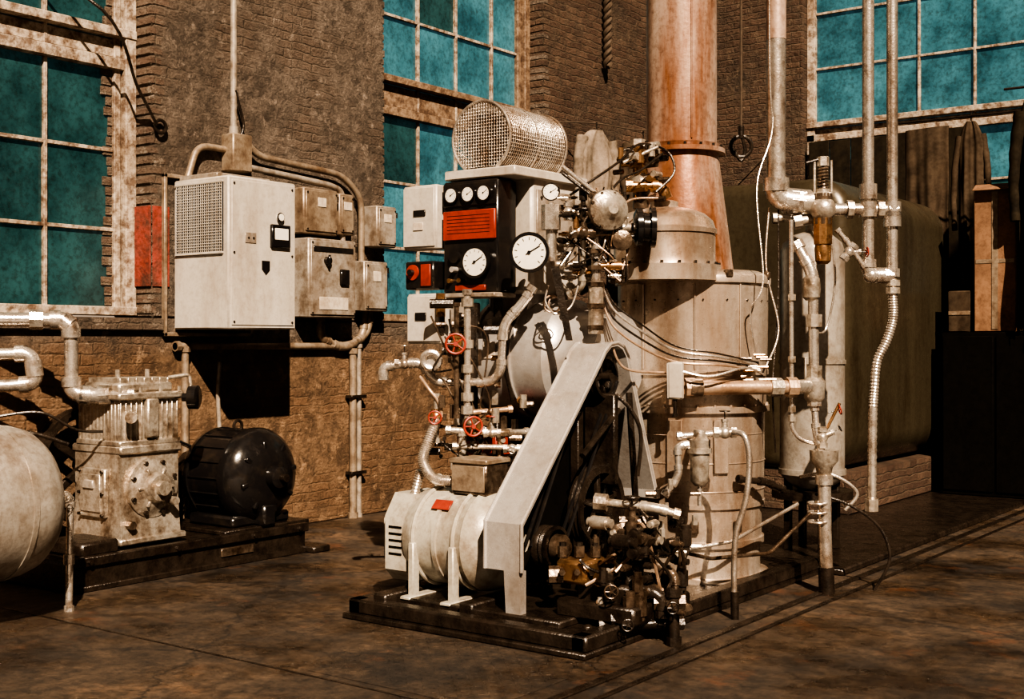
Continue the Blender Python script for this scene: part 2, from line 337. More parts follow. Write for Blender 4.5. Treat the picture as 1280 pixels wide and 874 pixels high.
def window(name,axis,plane,a0,a1,z0,z1,mun,rows,rail,glass,mixp=.15,W='wood'):
    b=B()
    def bar(c0,c1,q0,q1,t0,t1,k,bev=.006):
        if axis=='x': b.bb(plane+t0,plane+t1,c0,c1,q0,q1,k,bev)
        else: b.bb(c0,c1,plane-t1,plane-t0,q0,q1,k,bev)
    bar(a0,a0+.10,z0,z1,-.05,.07,W); bar(a1-.10,a1,z0,z1,-.05,.09,W); bar(a1-.17,a1-.11,z0,z1,-.05,.04,W)
    bar(a0,a1,z0,z0+.07,-.05,.10,W); bar(a0,a1,z1-.1,z1,-.05,.08,W)
    bar(a0,a1,rail[0],rail[0]+.09,-.03,.07,W); bar(a0,a1,rail[0]+.10,rail[1]-.08,-.03,.02,W); bar(a0,a1,rail[1]-.07,rail[1],-.03,.10,W)
    for y in mun: bar(y-.015,y+.015,z0,z1,-.02,.025,'wood',.004)
    for q in rows: bar(a0,a1,q-.015,q+.015,-.02,.022,'wood',.004)
    ys=sorted([a0]+list(mun)+[a1]); zs=sorted([z0]+list(rows)+list(rail)+[z1])
    for i in range(len(ys)-1):
        for j in range(len(zs)-1):
            t=random.uniform(-.012,.0); bar(ys[i],ys[i+1],zs[j],zs[j+1],t-.008,t,glass if random.random()>mixp else 'glassd',0)
    if name=='window_1':
        z=z0
        while z<6.2:
            w=random.uniform(.03,.10); b.bb(plane-.01,plane+.012,a1-.17-w,a1-.16,z,z+.07,'brick',.012); z+=.078
    return b.done(name,smooth=False)
window('window_1','x',XA-.27,3.4,6.21,1.82,6.4,[3.62,4.23,4.84,5.45],[2.49,3.11,4.67,5.29,5.9],(3.74,4.06),'glassd')
window('window_2','x',XA-.27,8.9,11.54,1.82,6.4,[9.08,9.69,10.30,10.92],[2.55,3.20,4.85,5.5],(3.85,4.24),'glass',W='woodd')
window('window_3','y',YB+.22,-6.38,-3.0,2.1,6.5,[-5.64,-4.99,-4.34,-3.69],[2.8,3.5,5.03,5.72],(4.12,4.36),'glass')
b=B()
for i in range(7): b.bb(-6.3+.27*i,-6.04+.27*i,YB+.02,YB+.05,2.12+.01*(i%3),4.10-.01*(i%2),'cdark',.006)
b.done('window_shutter',smooth=False)
# ------------------------------------------------------------------ wall cabinet
b=B()
b.bb(-8.04,-7.40,6.39,7.09,1.715,2.885,'cab',.012)
b.bb(-7.402,-7.392,6.42,7.06,1.745,2.855,'cab',.004)
for (y0,y1,z0,z1) in((6.30,6.33,1.66,2.94),(7.19,7.22,1.66,2.94),(6.30,7.22,2.91,2.94),(6.30,7.22,1.66,1.69)): b.bb(-8.08,-8.04,y0,y1,z0,z1,'conduit',.004)
b.bb(-8.0,-7.455,6.383,6.392,2.30,2.84,'dark',.002)
for i in range(25):
    xx=-7.995+.535*i/24; b.box((xx,6.378,2.57),(.005,.005,.53),'cab',.001)
for i in range(25):
    zz=2.305+.53*i/24; b.box((-7.728,6.376,zz),(.54,.005,.005),'cab',.001)
for (x0,x1,z0,z1) in((-8.01,-7.45,2.29,2.305),(-8.01,-7.45,2.835,2.85)): b.bb(x0,x1,6.372,6.39,z0,z1,'cab',.002)
b.bb(-7.392,-7.36,6.80,7.00,2.36,2.54,'enamel',.01); b.bb(-7.365,-7.355,6.83,6.97,2.42,2.51,'white',.003)
b.cyl((-7.39,6.90,2.60),(-7.36,6.90,2.60),.028,'white'); b.torus((-7.37,6.90,2.6),X_,.03,.008,'iron')
b.bb(-7.392,-7.386,6.55,6.66,2.38,2.46,'cab2',.002); b.cyl((-7.39,6.58,2.42),(-7.38,6.58,2.42),.008,'iron'); b.cyl((-7.39,6.63,2.42),(-7.38,6.63,2.42),.008,'iron')
b.prism([(-7.386,6.72,2.25),(-7.386,6.80,2.25),(-7.386,6.80,2.18),(-7.386,6.76,2.14),(-7.386,6.72,2.18)],(-.008,0,0),'enamel')
for y in(6.44,7.04):
    for zz in(1.77,2.3,2.83): b.cyl((-7.393,y,zz),(-7.385,y,zz),.009,'iron',seg=8)
b.done('control_cabinet')
def sbox(name,x1,y0,y1,z0,z1,k='cab2',lever=True):
    b=B(); b.bb(-8.08,x1,y0,y1,z0,z1,k,.01); b.bb(x1-.002,x1+.014,y0+.02,y1-.02,z0+.025,z1-.025,k,.006)
    yc=(y0+y1)/2
    if lever:
        b.cyl((x1+.01,y0+(y1-y0)*.35,z0+(z1-z0)*.72),(x1+.05,y0+(y1-y0)*.35,z0+(z1-z0)*.72),.035,'enamel')
        b.box((x1+.05,y0+(y1-y0)*.35,z0+(z1-z0)*.72),(.02,.02,.10),'enamel')
        b.bb(x1+.01,x1+.04,y0+(y1-y0)*.62,y0+(y1-y0)*.8,z0+(z1-z0)*.42,z0+(z1-z0)*.62,'enamel')
        b.bb(x1+.01,x1+.02,y0+(y1-y0)*.2,y0+(y1-y0)*.8,z0+(z1-z0)*.1,z0+(z1-z0)*.26,'label')
        b.bb(x1+.01,x1+.018,y0+.05,y1-.05,z1-.12,z1-.07,'enamel',.002)
    else: b.bb(x1+.01,x1+.02,yc-.05,yc+.05,z0+(z1-z0)*.6,z0+(z1-z0)*.8,'label')
    b.cyl((x1,y1+.0,z1-.1),(x1,y1,z1-.05),.012,'iron')
    for y in(y0+.035,y1-.035):
        for zz in(z0+.04,z1-.04): b.cyl((x1+.012,y,zz),(x1+.022,y,zz),.008,'iron',seg=6)
    return b.done(name)
sbox('switch_box',-7.84,7.66,8.25,1.83,2.52)
sbox('switch_box',-7.90,8.42,8.74,1.90,2.36,lever=False)
sbox('switch_box',-7.90,7.66,8.08,2.56,2.96,'conduit',False)
sbox('switch_box',-7.93,8.13,8.32,2.58,2.95,'conduit',False)
sbox('switch_box',-7.89,8.58,8.85,2.50,2.88,'cab2',False)
b=B(); xw=-8.04
b.pipe([(xw,7.0,TOP),(xw,7.0,3.3)],.028,'cab2',fit=False)
b.bb(-8.08,-7.93,6.90,7.11,3.02,3.33,'conduit',.01); b.cyl((xw,7,3.32),(xw,7,3.40),.040,'cab2')
b.pipe([(xw,6.92,3.2),(xw,6.62,3.20),(xw+.04,6.48,2.88)],.028,'conduit',bend=.12,fit=False)
b.bb(-8.05,-7.6,6.45,7.0,2.886,2.93,'cab2',.005)
b.pipe([(xw+.03,7.1,3.28),(xw+.03,7.25,3.18),(xw+.03,8.25,3.13),(xw+.03,8.5,2.95),(xw+.03,8.5,2.3)],.030,'conduit',bend=.16,fit=False)
b.pipe([(xw+.06,7.1,3.07),(xw+.06,8.05,3.02),(xw+.06,8.22,2.98),(xw+.06,8.22,2.5)],.028,'cab2',bend=.1,fit=False)
b.pipe([(xw+.02,7.05,3.3),(xw+.02,7.1,3.42),(xw+.02,7.0,3.7)],.012,'iron',bend=.06,fit=False)
b.pipe([(xw,6.40,1.58),(xw,8.35,1.58),(xw,8.55,1.66),(xw,8.6,1.95)],.03,'conduit',bend=.12)
b.pipe([(xw,8.0,1.85),(xw,8.0,1.66),(xw,8.3,1.55),(xw,8.62,1.70),(xw,8.65,1.95)],.032,'conduit',bend=.12)
b.pipe([(xw,6.50,1.58),(xw,6.50,.0)],.03,'conduit'); b.pipe([(xw,6.85,1.45),(xw,6.83,1.2),(xw,6.86,.75)],.018,'cab2',bend=.2,fit=False)
b.pipe([(xw,8.42,1.56),(xw,8.42,0)],.034,'conduit'); b.pipe([(xw,8.50,1.60),(xw,8.50,0)],.024,'cab2')
for zz in(.4,1.1): b.bb(-8.08,-7.995,8.36,8.56,zz,zz+.03,'iron',.003)
b.done('electrical_conduit')
b=B(); b.curve([T(-4.6,4.6,9.2),(-8.03,5.6,4.15),(-8.03,6.05,3.55),(-8.03,6.22,3.3)],.012,'iron'); b.torus((-8.05,6.27,3.3),X_,.05,.014,'iron'); b.done('hanging_cable')

# ------------------------------------------------------------------ compressor group
b=B()
b.bb(-7.96,-7.03,4.75,6.85,.0,.20,'iron',.02); b.bb(-7.06,-7.0,4.75,6.85,.16,.225,'iron',.008); b.bb(-7.06,-6.99,4.75,6.85,0,.04,'iron',.006)
b.bb(-7.9,-7.1,6.1,6.95,.2,.235,'iron',.01); b.bb(-7.03,-7.018,6.0,6.3,.07,.13,'grease',.003)
b.bb(-7.15,-6.9,6.8,6.98,0,.05,'iron',.01); b.bb(-7.5,-7.1,4.9,5.2,.2,.30,'iron',.02)
for y in(4.9,5.6,6.3,6.75): b.cyl((-7.01,y,.19),(-6.985,y,.19),.018,'iron',seg=6)
b.done('machine_bed')
b=B(); cx,cy=-7.48,5.54
b.bb(-7.78,-7.18,5.26,5.82,.225,.27,'cast',.01)
b.prism([(-7.76,5.28,.27),(-7.20,5.28,.27),(-7.25,5.30,.50),(-7.25,5.30,.86),(-7.75,5.30,.86),(-7.75,5.30,.50)],(0,.50,0),'cast')
b.bb(-7.78,-7.22,5.29,5.81,.84,.90,'cast',.012)
b.bb(-7.66,-7.36,5.262,5.30,.40,.74,'cast',.012); b.bb(-7.62,-7.40,5.25,5.265,.44,.70,'cast',.01); b.bb(-7.58,-7.46,5.235,5.262,.60,.66,'cab2',.006)
for xx in(-7.64,-7.38):
    for zz in(.42,.57,.72): b.cyl((xx,5.262,zz),(xx,5.245,zz),.012,'iron',seg=6)
b.lathe((-7.25,5.56,.60),X_,[(0,.21),(.03,.21),(.035,.18),(.06,.15),(.07,.11),(.12,.09),(.12,.05),(.16,.05)],'cast',28)
b.bolts((-7.22,5.56,.60),X_,.185,8,.016,.025)
for i in range(6):
    a=i*math.pi/3;b.box((-7.20,5.56+.10*math.cos(a),.60+.10*math.sin(a)),(.05,.02,.10),'cast',.004,rot=Matrix.Rotation(a+math.pi/2,3,'X'))
b.cyl((-7.2,5.68,.50),(-7.12,5.68,.50),.03,'cast');b.cyl((-7.24,5.35,.36),(-7.16,5.35,.36),.03,'grease',seg=6)
for yy in(5.42,5.67):
    b.lathe((cx,yy,.90),Z_,[(0,.10),(.38,.10)],'cast',24)
for i in range(12):
    yy=5.31+.475*i/11
    b.bb(-7.72,-7.24,yy-.006,yy+.006,.93,1.22,'cast',.003)
for i in range(12):
    xx=-7.70+.44*i/11
    b.bb(xx-.006,xx+.006,5.30,5.80,.93,1.22,'cast',.003)
b.bb(-7.70,-7.26,5.33,5.77,.93,1.22,'grease',.01)
b.bb(-7.73,-7.23,5.29,5.81,.895,.935,'cast',.012)
b.bb(-7.75,-7.21,5.27,5.83,1.215,1.265,'cast',.012)
b.bb(-7.68,-7.28,5.32,5.78,1.265,1.33,'cast',.03)
for i in range(7):
    yy=5.35+.40*i/6; b.bb(-7.66,-7.30,yy-.006,yy+.006,1.32,1.365,'cast',.003)
for yy in(5.30,5.47,5.64,5.80):
    for xx in(-7.72,-7.56,-7.40,-7.24): b.cyl((xx,yy,1.26),(xx,yy,1.30),.014,'cast',seg=6);
for yy in(5.42,5.67): b.cyl((cx+.05,yy,1.33),(cx+.05,yy,1.42),.018,'cast',seg=8)
b.cyl((-7.24,5.40,1.1),(-7.12,5.30,1.1),.04,'cast')
b.bb(-7.25,-7.20,5.50,5.60,.95,1.22,'cast',.01)
b.lathe((-7.20,5.80,1.22),V((.8,.5,0)),[(0,.03),(.05,.03),(.05,.085),(.11,.085),(.12,.06)],'enamel',20)
b.torus((-7.13,5.845,1.22),V((.8,.5,0)),.07,.012,'iron')
b.pipe([(-7.3,5.75,1.36),(-7.25,5.9,1.38),(-7.22,5.9,1.2)],.014,'cast',fit=False)
b.done('air_compressor')
b=B()
fc=V((-7.92,5.50,.72))
b.lathe(fc-X_*.05,X_,[(0,.36),(0,.42),(.10,.42),(.10,.36)],'iron',40,cap=False)
b.lathe(fc-X_*.05,X_,[(0,.365),(.10,.365)],'iron',40,cap=False)
b.cyl(fc-X_*.06,fc+X_*.16,.07,'iron')
for i in range(5):
    a=2*math.pi*i/5;b.box(fc+V((0,.21*math.cos(a),.21*math.sin(a))),(.04,.06,.34),'iron',.01,rot=Matrix.Rotation(a-math.pi/2,3,'X'))
mc=V((-7.92,6.5,.60)); b.lathe(mc-X_*.05,X_,[(0,.16),(.1,.16)],'iron',30)
for dx in(-.03,0,.03):
    b.sweep([fc+V((dx,.05,.43)),mc+V((dx,.0,.17))],.011,'enamel',6);b.sweep([fc+V((dx,.0,-.43)),mc+V((dx,.0,-.17))],.011,'enamel',6)
b.done('compressor_flywheel')
b=B();c=V((-7.76,6.52,.60))
b.lathe(c,X_,[(0,.12),(.0,.24),(.04,.31),(.10,.345),(.14,.355),(.14,.34),(.5,.34),(.5,.365),(.54,.365),(.58,.35),(.64,.30),(.69,.21),(.72,.13),(.72,.085),(.79,.08),(.81,.05)],'enamel',40)
for i in range(18):
    a=2*math.pi*i/18;b.box(c+V((.32,.342*math.cos(a),.342*math.sin(a))),(.34,.010,.018),'enamel',.003,rot=Matrix.Rotation(a-math.pi/2,3,'X'))
for i in range(8):
    a=2*math.pi*i/8+.2;b.box(c+V((.67,.2*math.cos(a),.2*math.sin(a))),(.03,.035,.15),'enamel',.01,rot=Matrix.Rotation(a-math.pi/2,3,'X'))
b.bolts(c+X_*.54,X_,.34,8,.016,.03)
b.bb(-7.66,-7.16,6.22,6.80,.235,.32,'enamel',.02);b.bb(-7.36,-7.06,6.44,6.57,.23,.4,'enamel',.02)
b.torus(c+V((.32,0,.37)),X_,.04,.012,'iron');b.cyl(c+X_*.8,c+X_*.86,.03,'iron');b.cyl(c+V((-.14,0,0)),c,.03,'iron')
b.bb(-7.54,-7.36,6.74,6.94,.5,.68,'enamel',.015)
b.done('electric_motor')
b=B();X0,Z0,R=-6.6,.70,.44
b.lathe((X0,2.36,Z0),Y_,[(0,.2),(.1,.38),(.2,R),(.2,R+.006),(.23,R+.006),(.23,R),(1.60,R),(1.60,R+.006),(1.63,R+.006),(1.63,R),(1.70,R*.985),(1.78,R*.93),(1.84,R*.82),(1.885,R*.64),(1.91,R*.4),(1.92,.02)],'tankm',56)
for y in(2.8,3.6):
    b.prism([(X0-.3,y,0),(X0+.3,y,0),(X0+.26,y,.36),(X0-.26,y,.36)],(0,.05,0),'iron')
b.done('air_receiver_tank')
b=B()
b.cyl((-6.6,4.27,.70),(-6.6,4.32,.70),.05,'pipe',seg=8);b.cyl((-6.6,4.28,.70),(-6.6,4.42,.70),.022,'pipe')
b.valve((-6.6,4.38,.70),V((0,1,0)),X_,.022,'cast','cast',.03)
b.pipe([(-6.6,4.34,.70),(-6.60,4.45,.69),(-6.60,4.48,.66),(-6.6,4.47,.0)],.022,'pipe',kf='pipe',bend=.04)
b.cyl((-6.6,4.47,.28),(-6.6,4.47,.34),.032,'pipe',seg=8)
b.done('drain_pipe')
b=B()
d=8.6
b.pipe([T(-3.72,1.765,8.4),T(-3.08,1.765,d),T(-3.02,1.72,d),T(-3.015,1.26,d),T(-2.86,1.245,8.62),T(-2.75,1.25,8.62)],.048,'pipe',bend=.075)
b.cyl(T(-3.28,1.765,8.54),T(-3.20,1.765,8.57),.07,'pipe',seg=8)
b.pipe([T(-3.72,1.525,8.35),T(-3.25,1.535,8.5),T(-3.22,1.33,8.5),T(-3.72,1.30,8.35)],.042,'pipe',bend=.07)
b.pipe([T(-3.0,1.25,8.62),T(-2.6,1.25,8.66)],.03,'pipe')
b.done('water_pipe')
b=B()
b.curve([T(-3.4,1.12,8.3),T(-3.15,1.14,8.4),T(-2.95,1.02,8.5),T(-2.8,1.0,8.6)],.010,'iron')
b.curve([T(-3.4,1.02,8.3),T(-3.2,1.0,8.4),T(-3.0,.92,8.5)],.014,'iron')
b.done('control_cable')

# ------------------------------------------------------------------ steam generator
sg=empty('steam_generator',(-4.3,6.6,0))
b=B()
b.bb(-5.15,-3.46,5.30,8.3,.0,.035,'iron',.01)
b.bb(-5.13,-3.48,5.33,5.43,.03,.115,'iron',.012);b.bb(-3.57,-3.47,5.33,8.3,.03,.115,'iron',.012);b.bb(-5.13,-5.03,5.33,8.3,.03,.115,'iron',.012)
b.bb(-5.1,-3.5,5.4,8.28,.03,.085,'iron',.01)
b.bb(-4.95,-3.75,5.5,6.3,.08,.125,'iron',.01)
b.bb(-5.0,-4.9,5.4,8.2,.08,.15,'iron',.01);b.bb(-4.4,-4.3,5.45,7.0,.08,.16,'iron',.01)
random.seed(5)
for i in range(30): p=V((random.uniform(-5.0,-3.6),random.uniform(5.45,6.4),.085));b.sph(p,random.uniform(.012,.035),'iron',8,.6)
b.done('skid_base',sg)
b=B(); b.bb(-6.4,-3.30,8.3,14.6,0,.05,'iron',.015); b.done('equipment_plinth')
BC=V((-4.02,7.47,0)); BR=.50
b=B()
b.lathe(BC,Z_,[(.085,.50),(.11,.50),(.11,.45),(.16,.445),(.30,.445),(.30,.47),(.34,.47),(.34,.455),(.55,.455),(.55,.475),(.58,.475),(.58,.47),(1.16,.475),(1.16,.505),(1.20,.505),(1.20,.485),(1.40,.485),(1.40,.50),(1.43,.50),(1.43,.495),(1.99,.497),(1.99,.515),(2.03,.515),(2.05,.50),(2.075,.44),(2.08,.2)],'shell',64)
b.bolts(BC+Z_*1.20,Z_,.49,28,.010,.014,'shell')
for a0 in(-115,-75,-40):
    a=math.radians(a0); dd=V((math.cos(a),math.sin(a),0))
    b.box(BC+dd*.485+Z_*.95,(.02,.10,.34),'shell',.006,rot=Matrix.Rotation(a,3,'Z'))
for a0 in(-100,-60,-25):
    a=math.radians(a0); dd=V((math.cos(a),math.sin(a),0))
    b.sweep([BC+dd*.502+Z_*1.44,BC+dd*.504+Z_*1.98],.006,'shell',6)
    b.box(BC+dd*.478+Z_*.44,(.03,.05,.08),'grease',.006,rot=Matrix.Rotation(a,3,'Z'))
for zz in(.66,.84,1.02): b.torus(BC+Z_*zz,Z_,.474,.004,'shell',seg=56,ms=6)
for i in range(20):
    a=2*math.pi*i/20;dd=V((math.cos(a),math.sin(a),0));b.cyl(BC+dd*.49+Z_*1.88,BC+dd*.506+Z_*1.88,.006,'iron',seg=6)
for a0 in(-130,-80,-35,10):
    a=math.radians(a0);dd=V((math.cos(a),math.sin(a),0));b.box(BC+dd*.50+Z_*2.045,(.05,.05,.05),'grease',.008,rot=Matrix.Rotation(a,3,'Z'))
b.done('boiler_shell',sg)
DC=T(.98,0,8.08)
b=B()
b.lathe(DC,Z_,[(2.0,.36),(2.10,.36),(2.10,.335),(2.14,.325),(2.30,.325),(2.30,.335),(2.33,.335),(2.34,.325),(2.385,.31),(2.43,.26),(2.46,.18),(2.475,.10),(2.48,.09),(2.51,.09),(2.52,.06)],'shell',56)
b.bolts(DC+Z_*2.10,Z_,.347,20,.010,.018)
b.done('separator_dome',sg)
SC=T(1.14,0,8.45)
b=B()
b.lathe(SC,Z_,[(2.03,.34),(2.10,.345),(2.45,.30),(2.87,.245),(2.87,.29),(2.90,.29),(2.90,.25),(2.93,.26),(2.93,.235),(4.8,.235),(4.8,.25),(4.83,.25),(4.83,.235),(TOP+.3,.235)],'stack',56)
b.torus(SC+Z_*2.89,Z_,.262,.012,'stack')
b.bolts(SC+Z_*2.9,Z_,.272,16,.009,.02)
b.sweep([SC+V((.17,-.17,2.95)),SC+V((.17,-.17,TOP))],.006,'stack',6)
b.done('exhaust_stack')
b=B()
o=V((-5.08,6.72,1.50))
b.lathe(o,X_,[(0,.10),(0,.30),(.02,.35),(.05,.385),(.05,.40),(.08,.40),(.08,.385),(.34,.385),(.34,.402),(.385,.402),(.385,.385),(.62,.385),(.68,.32),(.80,.30),(.95,.30)],'drum',56)
b.bb(-4.98,-4.92,6.5,7.1,.1,1.2,'iron');b.bb(-4.55,-4.49,6.5,7.1,.1,1.2,'iron')
b.box(o+V((.22,-.386,.06)),(.09,.012,.11),'label',.003)
b.curve([o+V((.365,-.10,.40)),o+V((.365,-.33,.24)),o+V((.365,-.41,0)),o+V((.365,-.33,-.26))],.014,'iron')
b.done('burner_drum',sg)
b=B()
b.bb(-5.06,-4.60,6.44,6.98,1.92,2.66,'cab',.02)
b.bb(-5.12,-4.56,6.20,7.02,2.64,2.70,'cab',.008)
b.bb(-4.605,-4.588,6.48,6.94,2.15,2.58,'cab2',.01)
for y in(6.52,6.9):
    for z in(2.2,2.53): b.cyl((-4.59,y,z),(-4.578,y,z),.01,'iron',seg=6)
b.bb(-5.0,-4.66,6.5,6.95,1.8,1.94,'drum',.02)
b.done('air_intake_housing',sg)
XC,ZC,RC=-4.85,2.90,.222
def arch(y0,y1,nx,ny):
    vs=[];fs=[]
    prof=[]
    for i in range(nx+1):
        a=math.radians(-58+296*i/nx); prof.append((XC+RC*math.cos(a),ZC+RC*math.sin(a)))
    for j in range(ny+1):
        for p in prof: vs.append((p[0],y0+(y1-y0)*j/ny,p[1]))
    for j in range(ny):
        for i in range(nx): fs.append((j*(nx+1)+i,j*(nx+1)+i+1,(j+1)*(nx+1)+i+1,(j+1)*(nx+1)+i))
    return vs,fs
b=B();vs,fs=arch(6.24,6.86,52,30);b.add(vs,fs,'pipe')
st=.0205;n=24
g=[];gi={};R=RC
for i in range(n):
    for j in range(n):
        x0=XC-st*n/2+st*i;z0=ZC-st*n/2+st*j
        if (x0+st/2-XC)**2+(z0+st/2-ZC)**2<R*R*1.02 and z0>2.695:
            q=[]
            for (p,w) in((i,j),(i+1,j),(i+1,j+1),(i,j+1)):
                if (p,w) not in gi: gi[(p,w)]=len(g);g.append((XC-st*n/2+st*p,6.24,ZC-st*n/2+st*w))
                q.append(gi[(p,w)])
            b.f.append(tuple(len(vs)+t for t in q)); b.mi.append(0)
b.v+=g
ob=b.done('perforated_intake_guard',smooth=False)
wf=ob.modifiers.new('mesh','WIREFRAME');wf.thickness=.0085;wf.use_even_offset=False
b=B()
b.lathe((XC,6.30,ZC),Y_,[(0,.12),(0,.165),(.52,.165)],'grease',36)
for y in(6.24,6.55,6.86):
    pts=[(XC+(RC+.006)*math.cos(math.radians(a)),y,ZC+(RC+.006)*math.sin(math.radians(a))) for a in range(-58,239,8)]
    b.sweep(pts,.010 if y!=6.55 else .005,'pipe',6)
b.done('intake_filter',sg)
# belt guard
b=B()
outer=[(5.50,.36),(5.50,.62),(6.30,1.50),(6.345,1.555),(6.41,1.60),(6.49,1.61),(6.56,1.585),(6.61,1.53),(6.64,1.45),(6.96,.66)]
t=.022
def off(P,t):
    out=[]
    for i,p in enumerate(P):
        a=P[max(i-1,0)];c=P[min(i+1,len(P)-1)];dx,dz=c[0]-a[0],c[1]-a[1];l=math.hypot(dx,dz);out.append((p[0]+dz/l*t,p[1]-dx/l*t))
    return out
inner=off(outer,t)
for i in range(len(outer)-1):
    q=[outer[i],outer[i+1],inner[i+1],inner[i]]
    b.prism([(-4.25,y,z) for y,z in q],(.25,0,0),'silver')
b.sweep([(-4.0,y,z) for y,z in outer],.010,'silver',8);b.sweep([(-4.25,y,z) for y,z in outer],.010,'silver',8)
b.prism([(-4.25,y,z) for y,z in outer]+[(-4.25,6.3,.45)],(.006,0,0),'dark')
b.prism([(-4.02,5.50,.36),(-4.02,5.57,.36),(-4.02,5.57,.10),(-4.02,5.52,.10)],(-.10,0,0),'silver')
b.bb(-4.26,-3.98,6.93,6.97,.62,.68,'silver',.004)
b.done('belt_guard')
b=B()
def pulley(c,R,w,k='iron',spokes=5):
    b.lathe(V(c)-X_*w/2,X_,[(0,R*.84),(0,R),(w*.2,R),(w*.35,R*.93),(w*.5,R),(w*.65,R*.93),(w*.8,R),(w,R),(w,R*.84)],k,40,cap=False)
    b.lathe(V(c)-X_*w/2,X_,[(0,R*.84),(w,R*.84)],k,40,cap=False);b.cyl(V(c)-X_*w*.7,V(c)+X_*w*.9,R*.2,k)
    for i in range(spokes):
        a=2*math.pi*i/spokes+.3;b.box(V(c)+V((0,R*.52*math.cos(a),R*.52*math.sin(a))),(w*.35,R*.15,R*.74),k,.006,rot=Matrix.Rotation(a-math.pi/2,3,'X'))
pulley((-4.06,6.35,.62),.25,.09)
pulley((-4.06,5.86,.45),.12,.10,spokes=4)
pulley((-4.09,6.44,1.40),.13,.09,spokes=4)
b.lathe((-4.02,5.86,.45),X_,[(0,.075),(.05,.075),(.06,.05),(.08,.045)],'grease',24)
for x0,y0,y1,z0,z1 in((-4.15,5.74,6.32,.46,1.44),(-4.15,6.58,6.58,.62,1.42),(-4.08,5.97,6.55,.44,1.37)):
    b.sweep([(x0,y0,z0),(x0,y1,z1)],.012,'enamel',6);b.sweep([(x0+.04,y0,z0),(x0+.04,y1,z1)],.012,'enamel',6)
b.bb(-4.22,-4.16,6.30,6.36,.1,1.45,'iron');b.bb(-4.22,-4.16,6.50,6.56,.1,1.40,'iron')
b.bb(-4.2,-3.98,6.42,6.47,.75,1.30,'iron',.01)
b.sweep([(-4.0,6.1,.95),(-4.0,6.5,1.2)],.02,'iron',6)
b.sweep([(-4.0,6.62,1.30),(-4.0,6.75,.2)],.02,'iron',6)
b.done('belt_drive')
# electric motor (grey)
b=B();c=V((-5.10,5.86,.45))
b.lathe(c,X_,[(.16,.27),(.20,.285),(.24,.30),(.24,.285),(.40,.285),(.40,.295),(.43,.295),(.43,.285),(.60,.285),(.62,.30),(.66,.29),(.74,.25),(.78,.18),(.78,.10),(.86,.05)],'motor',44)
pr=[(-.24,-.20),(-.17,-.27),(.17,-.27),(.24,-.20),(.24,.12),(.15,.25),(-.15,.25),(-.24,.12)]
b.prism([c+V((0,y,z)) for y,z in pr],(.17,0,0),'motor')
pr2=[(y*.72,z*.72) for y,z in pr];b.prism([c+V((-.07,y,z)) for y,z in pr2],(.08,0,0),'motor')
for i in range(5): b.bb(c.x+.03,c.x+.13,5.615,5.622,.34+.04*i,.352+.04*i,'dark',.001)
for x in(.26,.56):
    b.torus(c+V((x,0,0)),X_,.292,.014,'motor',seg=40);
    b.bb(c.x+x-.022,c.x+x+.022,5.55,5.61,.12,.44,'motor',.008);b.bb(c.x+x-.022,c.x+x+.022,6.08,6.16,.12,.44,'motor',.008)
    b.bb(c.x+x-.04,c.x+x+.04,5.50,6.2,.10,.13,'motor',.008)
b.box(c+V((.42,-.21,.212)),(.13,.006,.07),'red',.002,rot=Matrix.Rotation(math.radians(-45),3,'X'))
b.bb(-4.68,-4.42,5.73,5.95,.72,.92,'grease',.012);b.bb(-4.69,-4.41,5.72,5.96,.90,.93,'conduit',.006);b.bb(-4.67,-4.43,5.722,5.732,.74,.89,'conduit',.006)
b.torus(c+V((.22,0,.32)),Y_,.035,.01,'motor')
b.done('electric_motor')
# feed pump
b=B()
c=T(.62,0,6.95)
b.box(c+V((0,0,.165)),(.50,.62,.10),'iron',.015);b.box(c+V((0,0,.25)),(.34,.46,.12),'iron',.02)
b.box(T(.42,.36,6.95),(.20,.36,.13),'brass',.02)
for i in range(4): b.cyl(T(.28+.09*i,.43,6.90),T(.28+.09*i,.49,6.90),.030,'grease',seg=8);b.cyl(T(.28+.09*i,.49,6.9),T(.28+.09*i,.51,6.9),.02,'iron',seg=6)
for i in range(5): b.cyl(T(.27+.08*i,.37,6.75),T(.27+.08*i,.37,6.79),.018,'grease',seg=6)
b.cyl(T(.20,.34,6.85),T(.28,.34,6.85),.05,'grease',seg=8)
b.box(T(.68,.50,6.95),(.16,.20,.24),'iron',.03)
b.lathe(T(.60,.56,6.85),-FW,[(0,.07),(.05,.07),(.06,.045),(.09,.045)],'grease',24)
b.pipe([T(.48,.72,7.0),T(.78,.70,6.9),T(.92,.66,6.9)],.024,'cast');b.cyl(T(.46,.72,7.0),T(.53,.715,6.98),.05,'cast',seg=8)
b.valve(T(.66,.62,6.9),RT,Z_,.03,'grease','iron',.04)
b.pipe([T(.62,.60,6.8),T(.62,.30,6.75),T(.80,.26,6.7),T(.80,.14,6.7)],.026,'iron')
b.pipe([T(.75,.62,6.85),T(.77,.40,6.8),T(.88,.36,6.8),T(.88,.16,6.75)],.022,'grease')
random.seed(3)
for i in range(60):
    r=random.uniform(.46,.94);z=random.uniform(.08,.68);d=random.uniform(6.6,6.98)
    ax=random.choice([X_,Y_,Z_]);R=random.uniform(.016,.040);k=random.choice(['grease','iron','grease','cast','iron','iron','grease'])
    p=T(r,z,d);b.cyl(p-ax*R*1.3,p+ax*R*1.3,R,k,seg=random.choice([6,8,16]));b.cyl(p-ax*R*2.0,p+ax*R*2.0,R*.7,k)
for i in range(10):
    p=[T(random.uniform(.35,.95),random.uniform(.2,.7),random.uniform(6.65,6.9)) for _ in range(3)];b.curve(p,.009,random.choice(['copper','iron','grease']),6)
b.valve(T(.84,.22,6.72),RT,-FW,.035,'grease','iron',.03)
